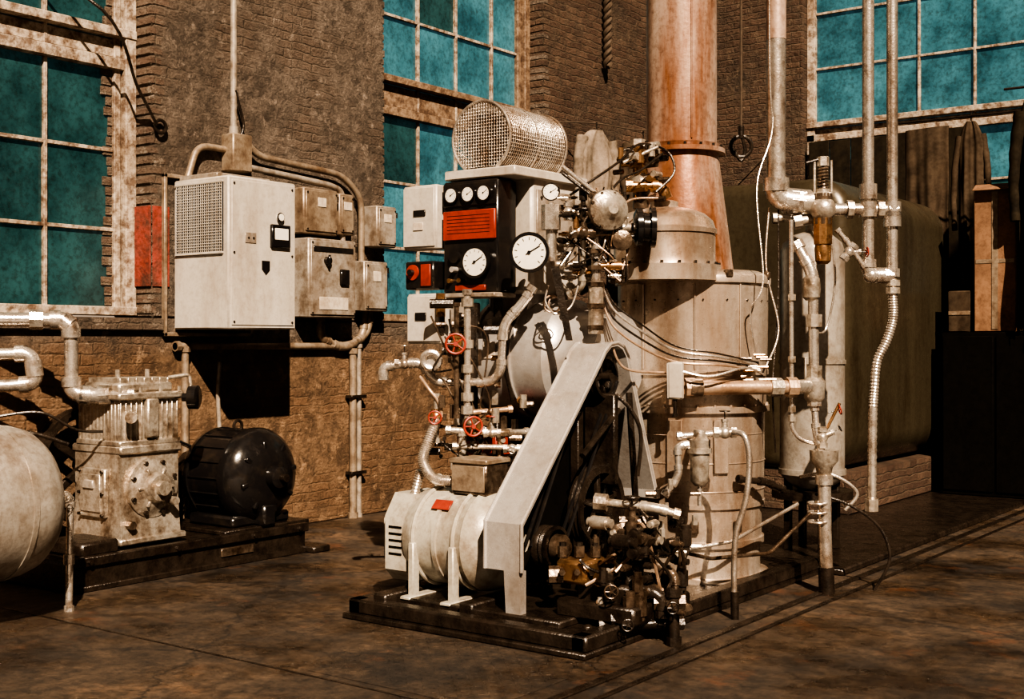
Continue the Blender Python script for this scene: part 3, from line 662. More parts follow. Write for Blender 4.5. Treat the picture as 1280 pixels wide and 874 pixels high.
b.valve(T(.60,.14,6.66),RT,-FW,.032,'iron','iron',.03)
b.valve(T(.52,.30,6.72),Z_,-FW,.030,'iron','grease',.035)
b.pipe([T(.46,.10,6.7),T(.92,.10,6.75)],.028,'iron')
b.pipe([T(.86,.0,6.66),T(.86,.30,6.68)],.03,'iron')
b.done('feed_water_pump')
# ------------------------------------------------------------------ gauge panel (faces -Y)
b=B();yf=6.20
b.bb(-5.13,-4.69,yf,6.40,1.92,2.63,'enamel',.012)
b.bb(-5.12,-4.70,yf-.012,yf,2.47,2.61,'enamel',.004)
for x in(-5.04,-4.905,-4.78): b.gauge((x,yf-.03,2.54),-Y_,.047)
b.bb(-5.115,-4.70,yf-.02,yf,2.255,2.44,'red',.004)
for i in range(6): b.bb(-5.08,-4.74,yf-.022,yf-.018,2.41-.022*i-.003,2.41-.022*i,'cdark',.001)
b.gauge((-4.83,yf-.05,2.11),-Y_+X_*.1,.092)
b.cyl((-5.02,yf-.03,2.15),(-5.02,yf,2.15),.04,'enamel');b.cyl((-5.02,yf-.05,2.07),(-5.02,yf,2.07),.018,'silver')
for x in(-5.06,-4.98): b.cyl((x,yf-.03,2.0),(x,yf,2.0),.016,'brass',seg=8)
b.bb(-5.02,-4.78,yf-.015,yf,1.935,1.97,'red',.003)
b.bb(-5.14,-4.68,6.15,6.38,1.89,1.92,'cab2',.006)
b.done('gauge_panel')
b=B()
b.bb(-5.43,-5.15,6.16,6.30,2.21,2.62,'cab',.008);b.bb(-5.42,-5.16,6.145,6.162,2.225,2.605,'cab',.006)
b.bb(-5.33,-5.23,6.138,6.147,2.42,2.46,'enamel',.002);b.bb(-5.33,-5.25,6.138,6.147,2.33,2.38,'label',.002)
b.bb(-5.20,-5.14,6.3,6.4,1.6,2.62,'iron',.004)
b.done('switch_box')
b=B();b.bb(-5.40,-5.16,6.14,6.28,1.95,2.13,'enamel',.01);b.cyl((-5.33,6.13,2.06),(-5.33,6.14,2.06),.05,'red');b.bb(-5.26,-5.18,6.13,6.14,1.97,2.11,'red',.002);b.cyl((-5.33,6.10,2.06),(-5.33,6.14,2.06),.02,'enamel',seg=8);b.done('pressure_switch')
b=B();b.bb(-5.36,-5.07,6.12,6.26,1.60,1.92,'cab',.008);b.bb(-5.35,-5.08,6.105,6.122,1.615,1.905,'cab',.006);b.bb(-5.28,-5.19,6.097,6.107,1.75,1.80,'enamel',.002);b.cyl((-5.06,6.1,1.8),(-5.06,6.1,1.9),.01,'enamel')
b.bb(-5.04,-4.90,6.16,6.3,1.72,1.86,'cab2',.008);b.done('switch_box')
b=B();gc=T(.105,2.15,7.55);b.gauge(gc,-FW+RT*-.25,.11);b.cyl(gc+FW*.03,gc+FW*.22,.02,'iron')
b.box(gc+FW*.16,(.2,.03,.05),'iron');b.done('pressure_gauge')
b=B();gc=T(.235,2.52,7.6);b.gauge(gc,-FW,.05,'iron');b.cyl(gc-Z_*.3,gc-Z_*.06,.018,'pipe');b.sph(gc-Z_*.15,.05,'pipe');b.cyl(gc-Z_*.23,gc-Z_*.08,.06,'pipe',seg=8)
b.cyl(gc-Z_*.42,gc-Z_*.22,.03,'pipe');b.done('pressure_gauge')

# ------------------------------------------------------------------ piping on left of machine
b=B();d=7.7
b.pipe([T(-.79,1.38,d),T(-.79,1.46,d),T(-.56,1.49,d),T(-.47,1.365,d),T(-.07,1.365,d)],.024,'pipe')
b.valve(T(-.66,1.478,d),RT,Z_,.024,'pipe','pipe',.02)
b.torus(T(-.49,1.50,7.6),-FW,.050,.020,'pipe');b.cyl(T(-.49,1.5,7.62),T(-.49,1.5,7.75),.055,'pipe')
b.pipe([T(-.27,1.93,7.6),T(-.27,1.10,7.6)],.022,'pipe')
for z in(1.85,1.6,1.45,1.2,1.28): b.cyl(T(-.27,z-.025,7.6),T(-.27,z+.025,7.6),.038,'cast',seg=8)
b.pipe([T(-.35,1.365,7.65),T(-.07,1.365,7.6),T(-.055,1.72,7.6),T(.06,1.84,7.6),T(.13,1.95,7.6)],.024,'pipe',bend=.12)
b.valve(T(-.335,1.60,7.58),Z_,-FW,.026,'brass','red',.058)
b.pipe([T(-.335,1.85,7.58),T(-.335,1.15,7.58)],.016,'grease')
b.wheel(T(-.46,1.16,7.5),-FW,.038,'red',stem=.12);b.sph(T(-.46,1.16,7.62),.04,'brass')
b.wheel(T(-.23,1.11,7.45),-FW+RT*.4,.056,'red',stem=.14);b.sph(T(-.25,1.11,7.6),.055,'grease')
b.pipe([T(-.46,1.30,7.62),T(-.46,1.0,7.62)],.018,'cast')
b.pipe([T(-.40,1.08,7.6),T(-.06,1.06,7.6),T(.10,1.06,7.7)],.020,'cast');b.pipe([T(-.36,.98,7.6),T(.08,.97,7.6)],.018,'cast')
b.valve(T(-.12,1.06,7.6),RT,Z_,.022,'cast','red',.035)
b.valve(T(0,.97,7.55),RT,-FW,.022,'cast','cast',.02)
b.pipe([T(-.30,1.08,7.62),T(-.30,.82,7.62)],.026,'cast');b.pipe([T(-.07,1.04,7.65),T(-.07,.80,7.65)],.02,'copper')
b.bb(-5.02,-4.7,6.2,6.35,.90,1.06,'red',.01)
b.pipe([T(-.56,1.40,7.66),T(-.50,1.32,7.6),T(-.44,1.25,7.6),T(-.42,1.15,7.6)],.012,'copper',bend=.05,fit=False)
b.pipe([T(-.28,1.18,7.62),T(.0,1.20,7.7)],.018,'copper')
for i in range(44):
    r=random.uniform(-.50,.12);z=random.uniform(.86,1.28);dd=random.uniform(7.55,7.8);ax=random.choice([RT,Z_,FW]);R=random.uniform(.010,.026);p=T(r,z,dd)
    b.cyl(p-ax*R*1.8,p+ax*R*1.8,R,random.choice(['grease','iron','brass','cast','grease']),seg=8)
for i in range(8):
    p=[T(random.uniform(-.5,-.1),random.uniform(.9,1.8),random.uniform(7.55,7.75)) for _ in range(3)];b.curve(p,.006,random.choice(['copper','iron','grease']),6)
for i in range(20):
    r=random.uniform(-.45,-.08);z=random.uniform(1.5,1.85);dd=random.uniform(7.75,7.95);ax=random.choice([RT,Z_]);R=random.uniform(.012,.03);p=T(r,z,dd)
    b.cyl(p-ax*R*2.5,p+ax*R*2.5,R,random.choice(['grease','iron','brass','iron']),seg=8)
b.cyl(T(-.25,1.0,7.8),T(-.25,1.85,7.8),.04,'iron');b.bb(-5.1,-5.04,6.3,6.36,.1,1.9,'iron')
b.done('feed_piping',sg)
b=B()
b.curve([T(-.45,1.15,7.55),T(-.50,1.02,7.5),T(-.53,.90,7.5),T(-.47,.80,7.5),T(-.36,.785,7.45),T(-.20,.785,7.4)],.028,'pipe',12,24,.22)
b.curve([T(-.55,.84,7.55),T(-.60,.6,7.58),T(-.60,.3,7.6),T(-.61,.05,7.62)],.024,'pipe',12,26,.25)
b.lathe(T(-.60,.12,7.6),Z_,[(0,.04),(.02,.045),(.12,.045),(.14,.03)],'iron',12)
b.done('flexible_hose',sg)
# upper cluster
b=B();d=7.6
b.lathe(T(.55,2.40,7.60),-FW+RT*.3,[(0,.06),(.03,.11),(.08,.125),(.11,.12),(.13,.09),(.14,.06),(.18,.03)],'cast',32)
b.bolts(T(.57,2.40,7.50),-FW+RT*.3,.105,8,.010,.02,'grease')
b.lathe(T(.74,2.31,7.65),RT,[(0,.08),(.02,.12),(.05,.12),(.06,.09),(.10,.09),(.10,.125),(.13,.125),(.14,.05)],'enamel',28)
b.lathe(T(.66,2.22,7.6),-FW,[(0,.04),(.05,.06),(.09,.06),(.10,.03)],'grease',20)
b.cyl(T(.45,2.31,7.6),T(.78,2.31,7.7),.03,'cast')
b.sweep([T(.30,2.66,7.5),T(.56,2.46,7.55)],.014,'pipe');b.sweep([T(.30,2.62,7.5),T(.56,2.42,7.5)],.010,'iron')
b.cyl(T(.508,1.66,7.6),T(.508,1.98,7.6),.046,'cast');b.cyl(T(.508,1.98,7.6),T(.508,2.25,7.6),.028,'pipe')
for z in(1.70,1.83,1.96,2.06,2.16): b.cyl(T(.508,z-.013,7.6),T(.508,z+.013,7.6),.055,'grease',seg=8)
b.pipe([T(.25,2.30,7.6),T(.25,2.08,7.65),T(.40,2.08,7.65)],.020,'cast')
b.pipe([T(.43,2.45,7.6),T(.43,1.95,7.65),T(.35,1.90,7.7)],.020,'cast')
b.pipe([T(.35,2.28,7.6),T(.62,2.26,7.65)],.024,'cast');b.valve(T(.43,2.27,7.55),RT,Z_,.03,'grease','iron',.05)
b.valve(T(.34,2.40,7.6),Z_,RT,.022,'pipe','iron',.03)
b.prism([T(.23,2.06,7.45),T(.28,2.06,7.45),T(.36,1.62,7.45),T(.32,1.62,7.45)],FW*.012,'iron')
for i in range(2): b.torus(T(.24+.02*i,1.84,7.55+.015*i),-FW+RT*.3*i,.05-.008*i,.005,'copper')
b.curve([T(.22,1.95,7.6),T(.20,1.85,7.5),T(.26,1.78,7.5),T(.35,1.82,7.5),T(.4,1.95,7.6)],.006,'pipe')
random.seed(11)
for i in range(70):
    r=random.uniform(.30,.70);z=random.uniform(2.0,2.50);dd=random.uniform(7.52,7.85);ax=random.choice([X_,Y_,Z_,RT]);R=random.uniform(.010,.030);p=T(r,z,dd);k=random.choice(['cast','iron','grease','brass','grease','iron','pipe'])
    b.cyl(p-ax*R*1.5,p+ax*R*1.5,R,k,seg=random.choice([6,8,14]));b.cyl(p-ax*R*2.8,p+ax*R*2.8,R*.6,k)
for i in range(22):
    p=[T(random.uniform(.28,.7),random.uniform(1.95,2.55),random.uniform(7.5,7.7)) for _ in range(3)];b.curve(p,.005,random.choice(['copper','iron','pipe']),6)
b.cyl(T(.82,2.46,8.0),T(.82,2.62,8.0),.05,'grease');b.sph(T(.82,2.62,8.0),.065,'cast');b.cyl(T(.82,2.62,8.0),T(.80,2.86,8.0),.035,'brass');b.cyl(T(.80,2.72,8.0),T(.80,2.78,8.0),.055,'brass',seg=6)
b.cyl(T(.80,2.86,8),T(.80,2.90,8),.05,'cast',seg=6);b.pipe([T(.72,2.60,7.95),T(.95,2.60,7.95),T(.98,2.52,7.95)],.028,'brass')
b.wheel(T(.73,2.78,7.9),-FW,.045,'iron',stem=.1);b.sweep([T(.70,2.74,7.9),T(.92,2.84,7.9)],.012,'cast')
for i in range(30):
    r=random.uniform(.66,.96);z=random.uniform(2.50,2.86);dd=random.uniform(7.9,8.05);ax=random.choice([X_,Y_,Z_]);R=random.uniform(.012,.027);p=T(r,z,dd);k=random.choice(['cast','iron','grease','brass'])
    b.cyl(p-ax*R*2,p+ax*R*2,R,k,seg=8)
b.curve([T(.35,2.5,7.6),T(.5,2.6,7.6),T(.66,2.72,7.7),T(.8,2.85,7.85),T(.98,2.82,7.95),T(1.02,2.68,7.9),T(.9,2.55,7.85)],.008,'iron')
b.curve([T(.55,2.45,7.6),T(.66,2.6,7.7),T(.80,2.68,7.8),T(.95,2.80,7.9)],.008,'iron')
b.curve([T(.6,2.35,7.6),T(.72,2.48,7.7),T(.9,2.50,7.75)],.007,'copper')
b.done('valve_cluster',sg)
b=B();d=7.72
for k,(dz,rr,mt) in enumerate(((0,.008,'pipe'),(-.05,.007,'iron'),(-.10,.007,'copper'),(.04,.006,'iron'))):
    b.curve([T(.56,1.93+dz,7.65),T(.62,1.80+dz,7.6),T(.78,1.68+dz,7.6),T(1.0,1.56+dz*.7,7.7),T(1.27,1.52+dz*.5,7.75),T(1.56,1.47+dz*.3,7.95)],rr,mt)
b.curve([T(.6,1.62,7.6),T(.64,1.50,7.6),T(.72,1.44,7.62),T(.95,1.42,7.75)],.008,'copper')
b.curve([T(.98,1.45,7.7),T(1.2,1.40,7.7),T(1.45,1.45,7.8),T(1.6,1.40,7.95)],.008,'pipe')
b.curve([T(1.55,1.5,7.95),T(1.50,1.8,7.9),T(1.58,2.0,7.9),T(1.56,2.6,8.0),T(1.68,3.0,8.1),T(1.66,3.6,8.1),T(1.66,TOP,8.1)],.005,'pipe')
b.curve([T(.62,1.3,7.6),T(.72,1.2,7.6),T(.78,1.05,7.6),T(.76,.8,7.6)],.012,'iron')
b.curve([T(1.70,2.5,8.3),T(1.66,2.1,8.2),T(1.72,1.7,8.1),T(1.62,1.46,8.0)],.006,'pipe');b.curve([T(1.76,2.5,8.3),T(1.74,2.0,8.2),T(1.70,1.6,8.1),T(1.66,1.3,8.0),T(1.7,.9,8.1)],.006,'iron')
for i in range(14):
    r=1.52+random.uniform(-.05,.12);z=random.uniform(1.36,1.54);p=T(r,z,7.9);b.cyl(p-RT*.035,p+RT*.035,.010,random.choice(['grease','brass','cast']),seg=8)
b.done('tubing_and_cables',sg)
b=B();p=T(1.0,1.375,7.70);b.box(p,(.10,.05,.23),'cab',.008,rot=Matrix.Rotation(math.radians(15),3,'Z'));b.box(p-FW*.03,(.085,.01,.21),'cab',.004,rot=Matrix.Rotation(math.radians(15),3,'Z'));b.pipe([p-Z_*.1,p-Z_*.22],.012,'iron');b.box(p+FW*.10,(.03,.2,.03),'iron',.002,rot=Matrix.Rotation(math.radians(36),3,'Z'));b.done('junction_box',sg)
b=B()
b.pipe([T(1.07,1.326,7.80),T(1.80,1.326,7.95)],.045,'copper',seg=18);b.cyl(T(1.1,1.326,7.8),T(1.18,1.326,7.81),.058,'grease');b.cyl(T(1.62,1.326,7.91),T(1.70,1.326,7.93),.06,'cast',seg=8)
b.pipe([T(1.09,1.326,7.80),T(1.05,1.326,8.0)],.045,'copper',fit=False)
b.done('insulated_pipe',sg)
b=B()
b.lathe(T(1.135,.74,7.60),Z_,[(0,.03),(.03,.055),(.20,.06),(.20,.075),(.23,.075),(.23,.065),(.28,.065),(.30,.04),(.34,.035)],'cast',24)
b.cyl(T(1.135,.62,7.6),T(1.135,.74,7.6),.014,'pipe');b.pipe([T(1.0,1.04,7.62),T(1.30,1.06,7.62)],.02,'pipe')
b.pipe([T(1.07,.99,7.6),T(1.0,.98,7.6),T(1.01,.80,7.6),T(.92,.68,7.6)],.020,'pipe',bend=.05)
b.valve(T(1.27,1.07,7.5),RT,Z_,.028,'cast','iron',.03)
b.pipe([T(1.135,1.0,7.6),T(1.135,1.0,7.95)],.02,'iron')
b.curve([T(1.30,1.08,7.4),T(1.36,1.06,7.35),T(1.385,.92,7.33),T(1.36,.70,7.3),T(1.30,.48,7.3),T(1.29,.2,7.3),T(1.30,.0,7.3)],.018,'pipe',10)
b.cyl(T(1.295,0,7.3),T(1.295,.16,7.3),.024,'iron')
b.pipe([T(1.0,.34,7.62),T(1.35,.39,7.7),T(1.82,.58,8.0)],.012,'pipe',fit=False)
b.pipe([T(.95,.40,7.3),T(1.2,.30,7.6),T(1.6,.30,7.8),T(1.9,.52,8.0)],.012,'grease',fit=False)
b.valve(T(.93,.40,7.25),RT,-FW,.03,'cast','cast',.025);b.pipe([T(.8,.42,7.1),T(1.0,.38,7.3)],.022,'iron')
b.pipe([T(1.42,.75,7.9),T(1.62,.72,8.0),T(1.75,.66,8.1)],.02,'iron')
for i in range(12):
    p=T(random.uniform(.8,1.1),random.uniform(.35,.8),random.uniform(7.3,7.6));ax=random.choice([RT,Z_]);b.cyl(p-ax*.03,p+ax*.03,random.uniform(.01,.02),random.choice(['grease','cast','brass']),seg=8)
b.done('strainer_and_drain',sg)

# ------------------------------------------------------------------ right-hand manifold
b=B();d=8.26
b.pipe([T(2.342,TOP,d),T(2.342,2.05,d),T(2.50,2.05,d)],.038,'pipe',seg=16)
b.pipe([T(2.50,TOP,d),T(2.50,2.04,d)],.036,'pipe',seg=16)
b.pipe([T(2.02,2.484,d),T(2.53,2.484,d)],.040,'pipe',seg=16)
for r,z in((2.342,2.484),(2.50,2.484),(2.342,2.60),(2.50,2.42)): b.cyl(T(r,z-.05,d),T(r,z+.05,d),.058,'pipe',seg=16);
for r in(2.22,2.42): b.cyl(T(r-.02,2.484,d),T(r+.02,2.484,d),.062,'cast',seg=8)
b.sph(T(2.36,2.05,d),.052,'pipe');b.cyl(T(2.42,2.05,d),T(2.46,2.05,d),.035,'pipe',seg=8)
b.pipe([T(1.737,TOP,d),T(1.737,2.55,d),T(1.92,2.53,d)],.062,'pipe',bend=.12,seg=18);b.pipe([T(1.737,TOP,d),T(1.737,3.6,d)],.065,'stack',fit=False,seg=18)
b.cyl(T(1.90,2.53,d),T(1.97,2.53,d),.085,'cast',seg=16);b.pipe([T(1.85,2.40,d),T(2.02,2.43,d)],.035,'cast')
b.cyl(T(2.03,2.38,8.2),T(2.03,2.58,8.2),.060,'grease');b.sph(T(2.03,2.48,8.2),.085,'cast');b.lathe(T(2.03,2.56,8.2),Z_,[(0,.06),(.02,.06),(.03,.045),(.05,.045)],'cast',16)
pts=[];
for i in range(90):
    a=i*.5;pts.append(T(2.03+.030*math.cos(a),2.60+.15*i/90,8.2+.030*math.sin(a)))
b.sweep(pts,.009,'grease',6)
b.cyl(T(2.03,2.58,8.2),T(2.03,2.83,8.2),.010,'iron');b.cyl(T(2.03,2.76,8.2),T(2.03,2.82,8.2),.04,'cast',seg=6)
for s_ in(-.055,.055): b.cyl(T(2.03+s_,2.56,8.2),T(2.03+s_,2.80,8.2),.009,'cast',seg=6)
b.sweep([T(1.92,2.78,8.2),T(2.06,2.82,8.2)],.012,'iron')
b.pipe([T(2.03,2.42,8.2),T(2.03,2.25,8.2)],.045,'brass');b.cyl(T(2.03,2.30,8.2),T(2.03,2.36,8.2),.065,'brass',seg=8);b.lathe(T(2.03,2.12,8.2),Z_,[(0,.03),(.02,.05),(.10,.055),(.14,.05)],'brass',16)
b.valve(T(2.20,2.20,8.2),V((.6,.4,.9)),RT,.026,'pipe','red',.03);b.pipe([T(2.12,2.35,8.2),T(2.20,2.25,8.2),T(2.30,2.10,8.2)],.016,'pipe')
b.pipe([T(1.84,2.26,8.15),T(1.94,2.06,8.1),T(1.95,1.20,8.1)],.034,'pipe')
b.lathe(T(1.93,1.88,8.1),Z_,[(0,.035),(.02,.055),(.08,.06),(.14,.055),(.16,.035)],'cast',20)
for z in(1.75,1.42,1.30): b.cyl(T(1.95,z-.04,8.1),T(1.95,z+.04,8.1),.052,'cast',seg=8)
b.cyl(T(1.75,1.326,7.98),T(1.95,1.326,8.1),.045,'pipe');b.lathe(T(1.95,1.22,8.1),Z_,[(0,.04),(.03,.065),(.14,.07),(.17,.045)],'cast',20)
b.pipe([T(1.80,2.40,8.1),T(1.805,1.05,8.1),T(1.86,.98,8.1),T(1.95,.96,8.1)],.014,'pipe',bend=.08,fit=False)
for z in(1.9,1.5,1.18,1.12): b.cyl(T(1.805,z-.02,8.1),T(1.805,z+.02,8.1),.026,'cast',seg=8)
b.pipe([T(1.95,1.20,8.1),T(1.96,1.02,8.08),T(1.985,.90,8.06)],.022,'pipe');b.valve(T(1.99,1.0,8.06),Z_,RT+Z_*.5,.028,'cast','iron',.02)
b.sweep([T(2.02,1.06,8.05),T(2.10,1.22,8.05)],.010,'brass');b.wheel(T(2.10,1.18,8.05),RT+Z_*.3,.032,'red',stem=.08)
b.lathe(T(2.0,.76,8.05),Z_,[(0,.03),(.0,.045),(.05,.055),(.09,.088),(.16,.092),(.16,.082),(.155,.05)],'cast',28)
b.pipe([T(2.0,.82,8.05),T(2.005,.40,8.05),T(2.02,.0,8.05)],.042,'pipe',fit=False,seg=18);b.cyl(T(2.018,0,8.05),T(2.012,.17,8.05),.050,'iron');b.cyl(T(2.0,.70,8.05),T(2.0,.76,8.05),.056,'pipe',seg=16)
for z in(.46,.52,.58): b.torus(T(1.96,z,8.05),Z_,.06,.008,'pipe')
b.done('steam_manifold')
b=B()
b.curve([T(2.50,2.05,d),T(2.505,1.90,d),T(2.505,1.758,d),T(2.463,1.62,d),T(2.40,1.48,d),T(2.382,1.30,d),T(2.372,1.126,d),T(2.368,.80,d),T(2.365,.56,d)],.028,'pipe',12,16,.15)
for z in(1.95,2.0): b.cyl(T(2.505,z-.02,d),T(2.505,z+.02,d),.048,'cast',seg=8)
b.cyl(T(2.365,.50,d),T(2.365,.58,d),.045,'cast',seg=8)
b.done('flexible_hose')
b=B()
b.curve([T(2.14,2.3,8.4),T(2.16,2.0,8.4),T(2.10,1.7,8.4),T(2.0,1.68,8.3)],.008,'pipe')
b.curve([T(1.98,.62,8.2),T(2.2,.55,8.2),T(2.4,.40,8.2),T(2.45,.2,8.15),T(2.35,.0,8.15)],.010,'iron')
b.curve([T(1.9,.72,8.3),T(2.1,.74,8.3),T(2.28,.62,8.3),T(2.2,.5,8.3)],.012,'pipe')
b.done('control_cable')
vc=T(2.27,0,9.5)
b=B()
b.lathe(vc,Z_,[(.50,.10),(.56,.20),(.62,.24),(.62,.252),(.66,.252),(.66,.24),(1.45,.24),(1.45,.25),(1.48,.25),(1.48,.24),(2.30,.24),(2.36,.22),(2.42,.15),(2.45,.05)],'tankm',44)
for i in range(4):
    a=math.pi/4+i*math.pi/2;q=vc+V((.19*math.cos(a),.19*math.sin(a),0));b.bb(q.x-.025,q.x+.025,q.y-.025,q.y+.025,.05,.65,'iron',.004)
b.lathe(vc-Z_*0,Z_,[(.44,.30),(.50,.30)],'iron',32)
b.cyl(vc+Z_*2.42,vc+Z_*2.60,.05,'cast');b.pipe([vc+Z_*2.55,vc+Z_*2.55-RT*.3],.03,'cast')
b.bb(*(vc.x-.06,vc.x+.06,vc.y-.26,vc.y-.22,1.2,1.5),'cab2',.004)
b.done('water_softener_vessel')
# feed tank : rounded-rectangle section swept along Y, with rounded end caps
b=B();nseg=10;rc=.34;x0,x1,z0,z1=-6.25,-4.30,.42,3.13
def sect(y,ins):
    out=[]
    r_=max(rc-ins*.3,.05)
    for (cx_,cz_,a0) in((x1-ins-r_,z1-ins-r_,0),(x0+ins+r_,z1-ins-r_,90),(x0+ins+r_,z0+ins+r_,180),(x1-ins-r_,z0+ins+r_,270)):
        for i in range(nseg+1):
            a=math.radians(a0+90*i/nseg);out.append((cx_+r_*math.cos(a),y,cz_+r_*math.sin(a)))
    return out
re=.14;rings=[]
for i in range(7):
    a=math.radians(90*i/6);rings.append(sect(10.9+re*(1-math.cos(math.radians(90)-a+0)) if False else 10.9+re*(1-math.sin(a)),re*(1-math.cos(a))) if False else sect(10.9+re*(1-math.cos(a)),re*(1-math.sin(a))))
for yy in(11.6,12.3,13.0): rings.append(sect(yy,0))
for i in range(6,-1,-1):
    a=math.radians(90*i/6);rings.append(sect(13.75-re*(1-math.cos(a)),re*(1-math.sin(a))))
m_=len(rings[0]);vs=[p for r_ in rings for p in r_];fs=[]
for j in range(len(rings)-1):
    for i in range(m_): fs.append((j*m_+i,j*m_+(i+1)%m_,(j+1)*m_+(i+1)%m_,(j+1)*m_+i))
fs.append(tuple(range(m_)));fs.append(tuple(range((len(rings)-1)*m_,len(rings)*m_)))
b.add(vs,fs,'olive');b.done('feed_water_tank',angle=60)
b=B();b.bb(-6.25,-4.30,10.95,14.3,.05,.42,'brickd',.01);b.done('tank_plinth')
b=B();b.bb(-6.2,-5.5,10.2,10.86,.05,2.75,'iron',.03);b.bb(-6.15,-5.55,10.17,10.2,.3,2.6,'iron',.01);b.cyl((-5.6,10.17,1.6),(-5.6,10.13,1.6),.03,'cast');b.done('storage_cabinet')

# ------------------------------------------------------------------ hook, rope
b=B();p=T(1.66,0,9.1)
b.cyl(p+Z_*3.15,p+Z_*TOP,.010,'rope',seg=8);b.torus(p+Z_*3.03,-FW,.075,.014,'iron');b.cyl(p+Z_*3.09,p+Z_*3.18,.022,'iron');b.curve([p+Z_*3.12,p+Z_*3.0+RT*.03,p+Z_*2.93,p+Z_*3.0-RT*.05],.014,'iron')
b.done('hanging_hook')
b=B()
for ph in(0,math.pi):
    pts=[(-8.0+.03*math.sin(i*.9+ph),12.75+.03*math.cos(i*.9+ph),TOP-2.3*i/90) for i in range(91)]
    b.sweep(pts,.030,'rope',6)
b.done('hanging_rope')
# ------------------------------------------------------------------ clothes
def garment(name,p0,p1,h,mat,coat=True,seed=0,nrm=None,fa=1.0,sleeve=1.0):
    random.seed(seed);p0=V(p0);p1=V(p1);ax=p1-p0;nrm=nrm or ax.cross(Z_).normalized()
    nx,nz=44,44;vs=[];fs=[];ph=[random.uniform(0,6) for _ in range(6)]
    for side in(1,-1):
        o=len(vs)
        for j in range(nz+1):
            v=j/nz
            wd=1.0
            if coat: wd=.34+.66*min(1,(v/.12))**.7 if v<.12 else 1-.08*math.sin((v-.12)*3.6)
            for i in range(nx+1):
                u=i/nx;uu=.5+(u-.5)*wd
                hh=h*(1+.05*math.sin(u*9+ph[0])+.03*math.sin(u*21+ph[1]))
                f=fa*(.035*math.sin(u*11+ph[2]+v*1.5)*(.3+v)+.012*math.sin(u*29+ph[3]-v*2)*(.3+v)+.015*math.sin(v*13+u*6+ph[4]))
                th=.05*math.sin(math.pi*u)**.5 if 0<u<1 else 0
                vs.append(p0+ax*uu-Z_*(v*hh)+nrm*(f+side*(th+.004)))
        for j in range(nz):
            for i in range(nx):
                q=(o+j*(nx+1)+i,o+j*(nx+1)+i+1,o+(j+1)*(nx+1)+i+1,o+(j+1)*(nx+1)+i);fs.append(q)
    b=B();b.add(vs,fs,mat)
    if coat:
        for sd,q in((-1,p0+ax*.10),(1,p0+ax*.90)):
            d_=ax.normalized()*sd
            pts=[q-Z_*h*.07,q+d_*.05-Z_*h*.22,q+d_*.07-Z_*h*.40,q+d_*.05+nrm*.02-Z_*h*.56]
            out=[]
            for k in range(len(pts)-1):
                for t in range(6): out.append(pts[k].lerp(pts[k+1],t/6))
            out.append(pts[-1]);b.sweep(out,[sleeve*(.070-.025*i/len(out)+.005*math.sin(i*1.9)) for i in range(len(out))],mat,12)
        b.cyl(p0+ax*.5+Z_*.10,p0+ax*.5-Z_*.02,.008,'iron',seg=6)
    b.done(name,angle=80)
garment('hanging_jacket',(-7.75,11.75,4.02),(-7.6,12.25,4.0),1.3,'cgrey',True,2)
garment('hanging_jacket',(-7.55,12.40,3.98),(-7.35,12.90,3.97),1.2,'cbrown',True,5)
b=B();b.curve([(-8.08,11.6,4.1),(-7.7,12.0,4.10),(-7.4,12.7,4.08),(-6.6,14.69,4.2)],.008,'rope');b.done('clothes_line')
garment('hanging_coat',(-4.82,13.95,3.98),(-4.34,13.95,4.0),1.6,'cbrown',False,8,fa=.7)
garment('hanging_coat',(-4.26,13.98,4.02),(-3.96,13.98,4.02),2.1,'cbrown',True,13,sleeve=.6,fa=.7)
garment('hanging_coat',(-3.36,13.0,4.05),(-3.12,13.0,4.05),2.2,'cdark',True,31)
b=B();b.cyl((-4.9,13.96,4.08),(-3.0,13.96,4.08),.012,'iron');b.cyl((-3.5,13.0,4.14),(-3.0,13.0,4.14),.012,'iron')
b.cyl((-3.0,12.9,0),(-3.0,12.9,4.2),.03,'iron');b.cyl((-3.0,14.0,0),(-3.0,14.0,4.2),.03,'iron');b.cyl((-3,12.9,4.10),(-3,14.0,4.10),.02,'iron');b.done('clothes_rail')
b=B();b.bb(-4.15,-3.08,13.1,13.8,.05,1.72,'dark',.01)  # black block added to stand for the deep shade in this corner
for x0_ in(-4.13,-3.60): b.bb(x0_,x0_+.50,13.08,13.1,.10,1.68,'dark',.006)
b.done('shade_block')
b=B();b.bb(-3.84,-3.42,13.15,13.6,1.72,3.17,'card',.012);b.bb(-3.82,-3.44,13.145,13.15,2.42,2.46,'conduit',.001);b.bb(-3.66,-3.60,13.143,13.15,1.75,3.15,'conduit',.001)
b.box((-3.63,13.12,3.19),(.40,.14,.01),'card',.002,rot=Matrix.Rotation(.5,3,'X'));b.done('cardboard_box')
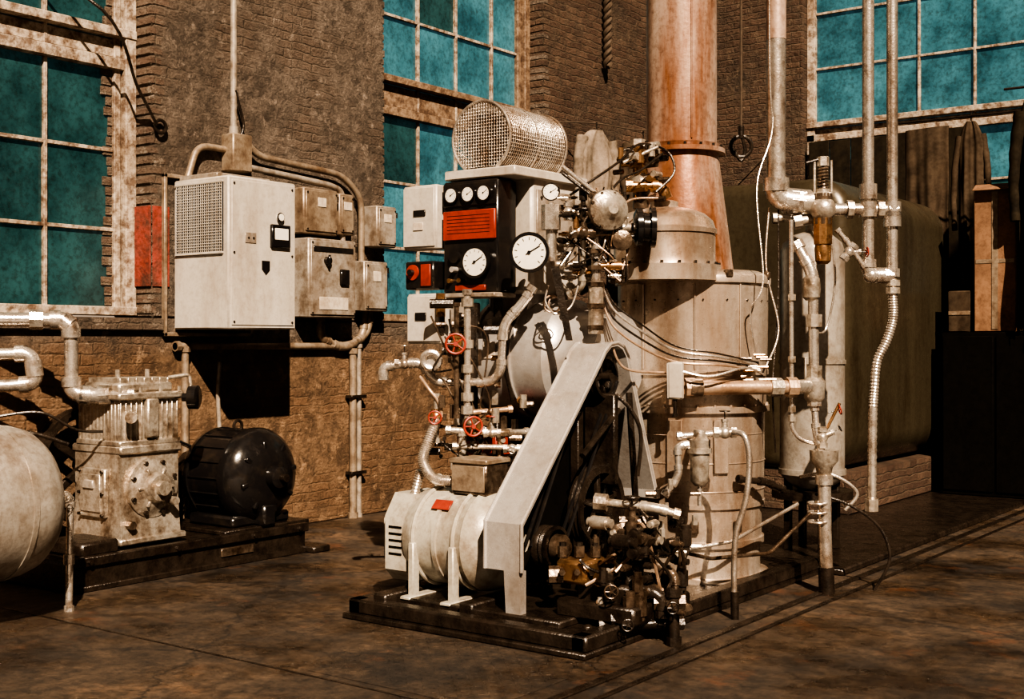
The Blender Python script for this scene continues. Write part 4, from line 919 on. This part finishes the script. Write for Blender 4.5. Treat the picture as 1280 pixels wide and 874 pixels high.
b=B();b.bb(-4.12,-3.88,13.2,13.5,1.72,2.15,'cbrown',.012);b.bb(-4.11,-3.89,13.193,13.2,1.9,1.94,'conduit',.001);b.done('cardboard_box')
# floor details
b=B()
b.bb(-4.6,-3.35,4.35,5.28,0,.006,'floor',.002)
for i in range(24):
    for j in range(17):
        b.box((-4.55+.05*i,4.40+.052*j,.007),(.030,.007,.005),'floor',.001,rot=Matrix.Rotation(math.radians(45 if (i+j)%2 else -45),3,'Z'))
b.done('tread_plate')
b=B()
b.bb(-3.22,-3.17,3.2,14.0,0,.012,'iron',.003); b.bb(-3.06,-3.03,3.2,14.0,0,.010,'iron',.003)
b.bb(-7.0,-3.3,4.28,4.295,0,.004,'iron',.002); b.done('floor_rail')

# ------------------------------------------------------------------ lights, world, camera
sd=V((-.69,.60,-.76)).normalized()
sun=bpy.data.lights.new('sun','SUN');sun.energy=11.8;sun.angle=math.radians(.6);sun.color=(1,.79,.58)
so=bpy.data.objects.new('sun',sun);scene.collection.objects.link(so);so.rotation_euler=sd.to_track_quat('-Z','Y').to_euler();so.location=(6,-6,10)
w=bpy.data.worlds.new('World');scene.world=w;w.use_nodes=True;nt=w.node_tree;N=nt.nodes;L=nt.links
bg=N['Background'];tc=N.new('ShaderNodeTexCoord');n=N.new('ShaderNodeTexNoise');n.inputs['Scale'].default_value=2.6;n.inputs['Detail'].default_value=2
L.new(tc.outputs['Generated'],n.inputs['Vector']);r=N.new('ShaderNodeValToRGB');e=r.color_ramp.elements
e[0].position=.51;e[0].color=(.036,.021,.013,1);e[1].position=.60;e[1].color=(.95,.69,.48,1);L.new(n.outputs['Fac'],r.inputs['Fac']);L.new(r.outputs['Color'],bg.inputs[0]);bg.inputs[1].default_value=.50
try:
    scene.view_settings.look='AgX - High Contrast'
except Exception as ex: print(ex)
cam=bpy.data.cameras.new('camera');co=bpy.data.objects.new('camera',cam);scene.collection.objects.link(co)
co.location=(0,0,1.6);co.rotation_euler=(math.radians(90),0,math.radians(36.46));cam.sensor_width=36;cam.lens=44.16;cam.shift_y=-.0055
scene.camera=co
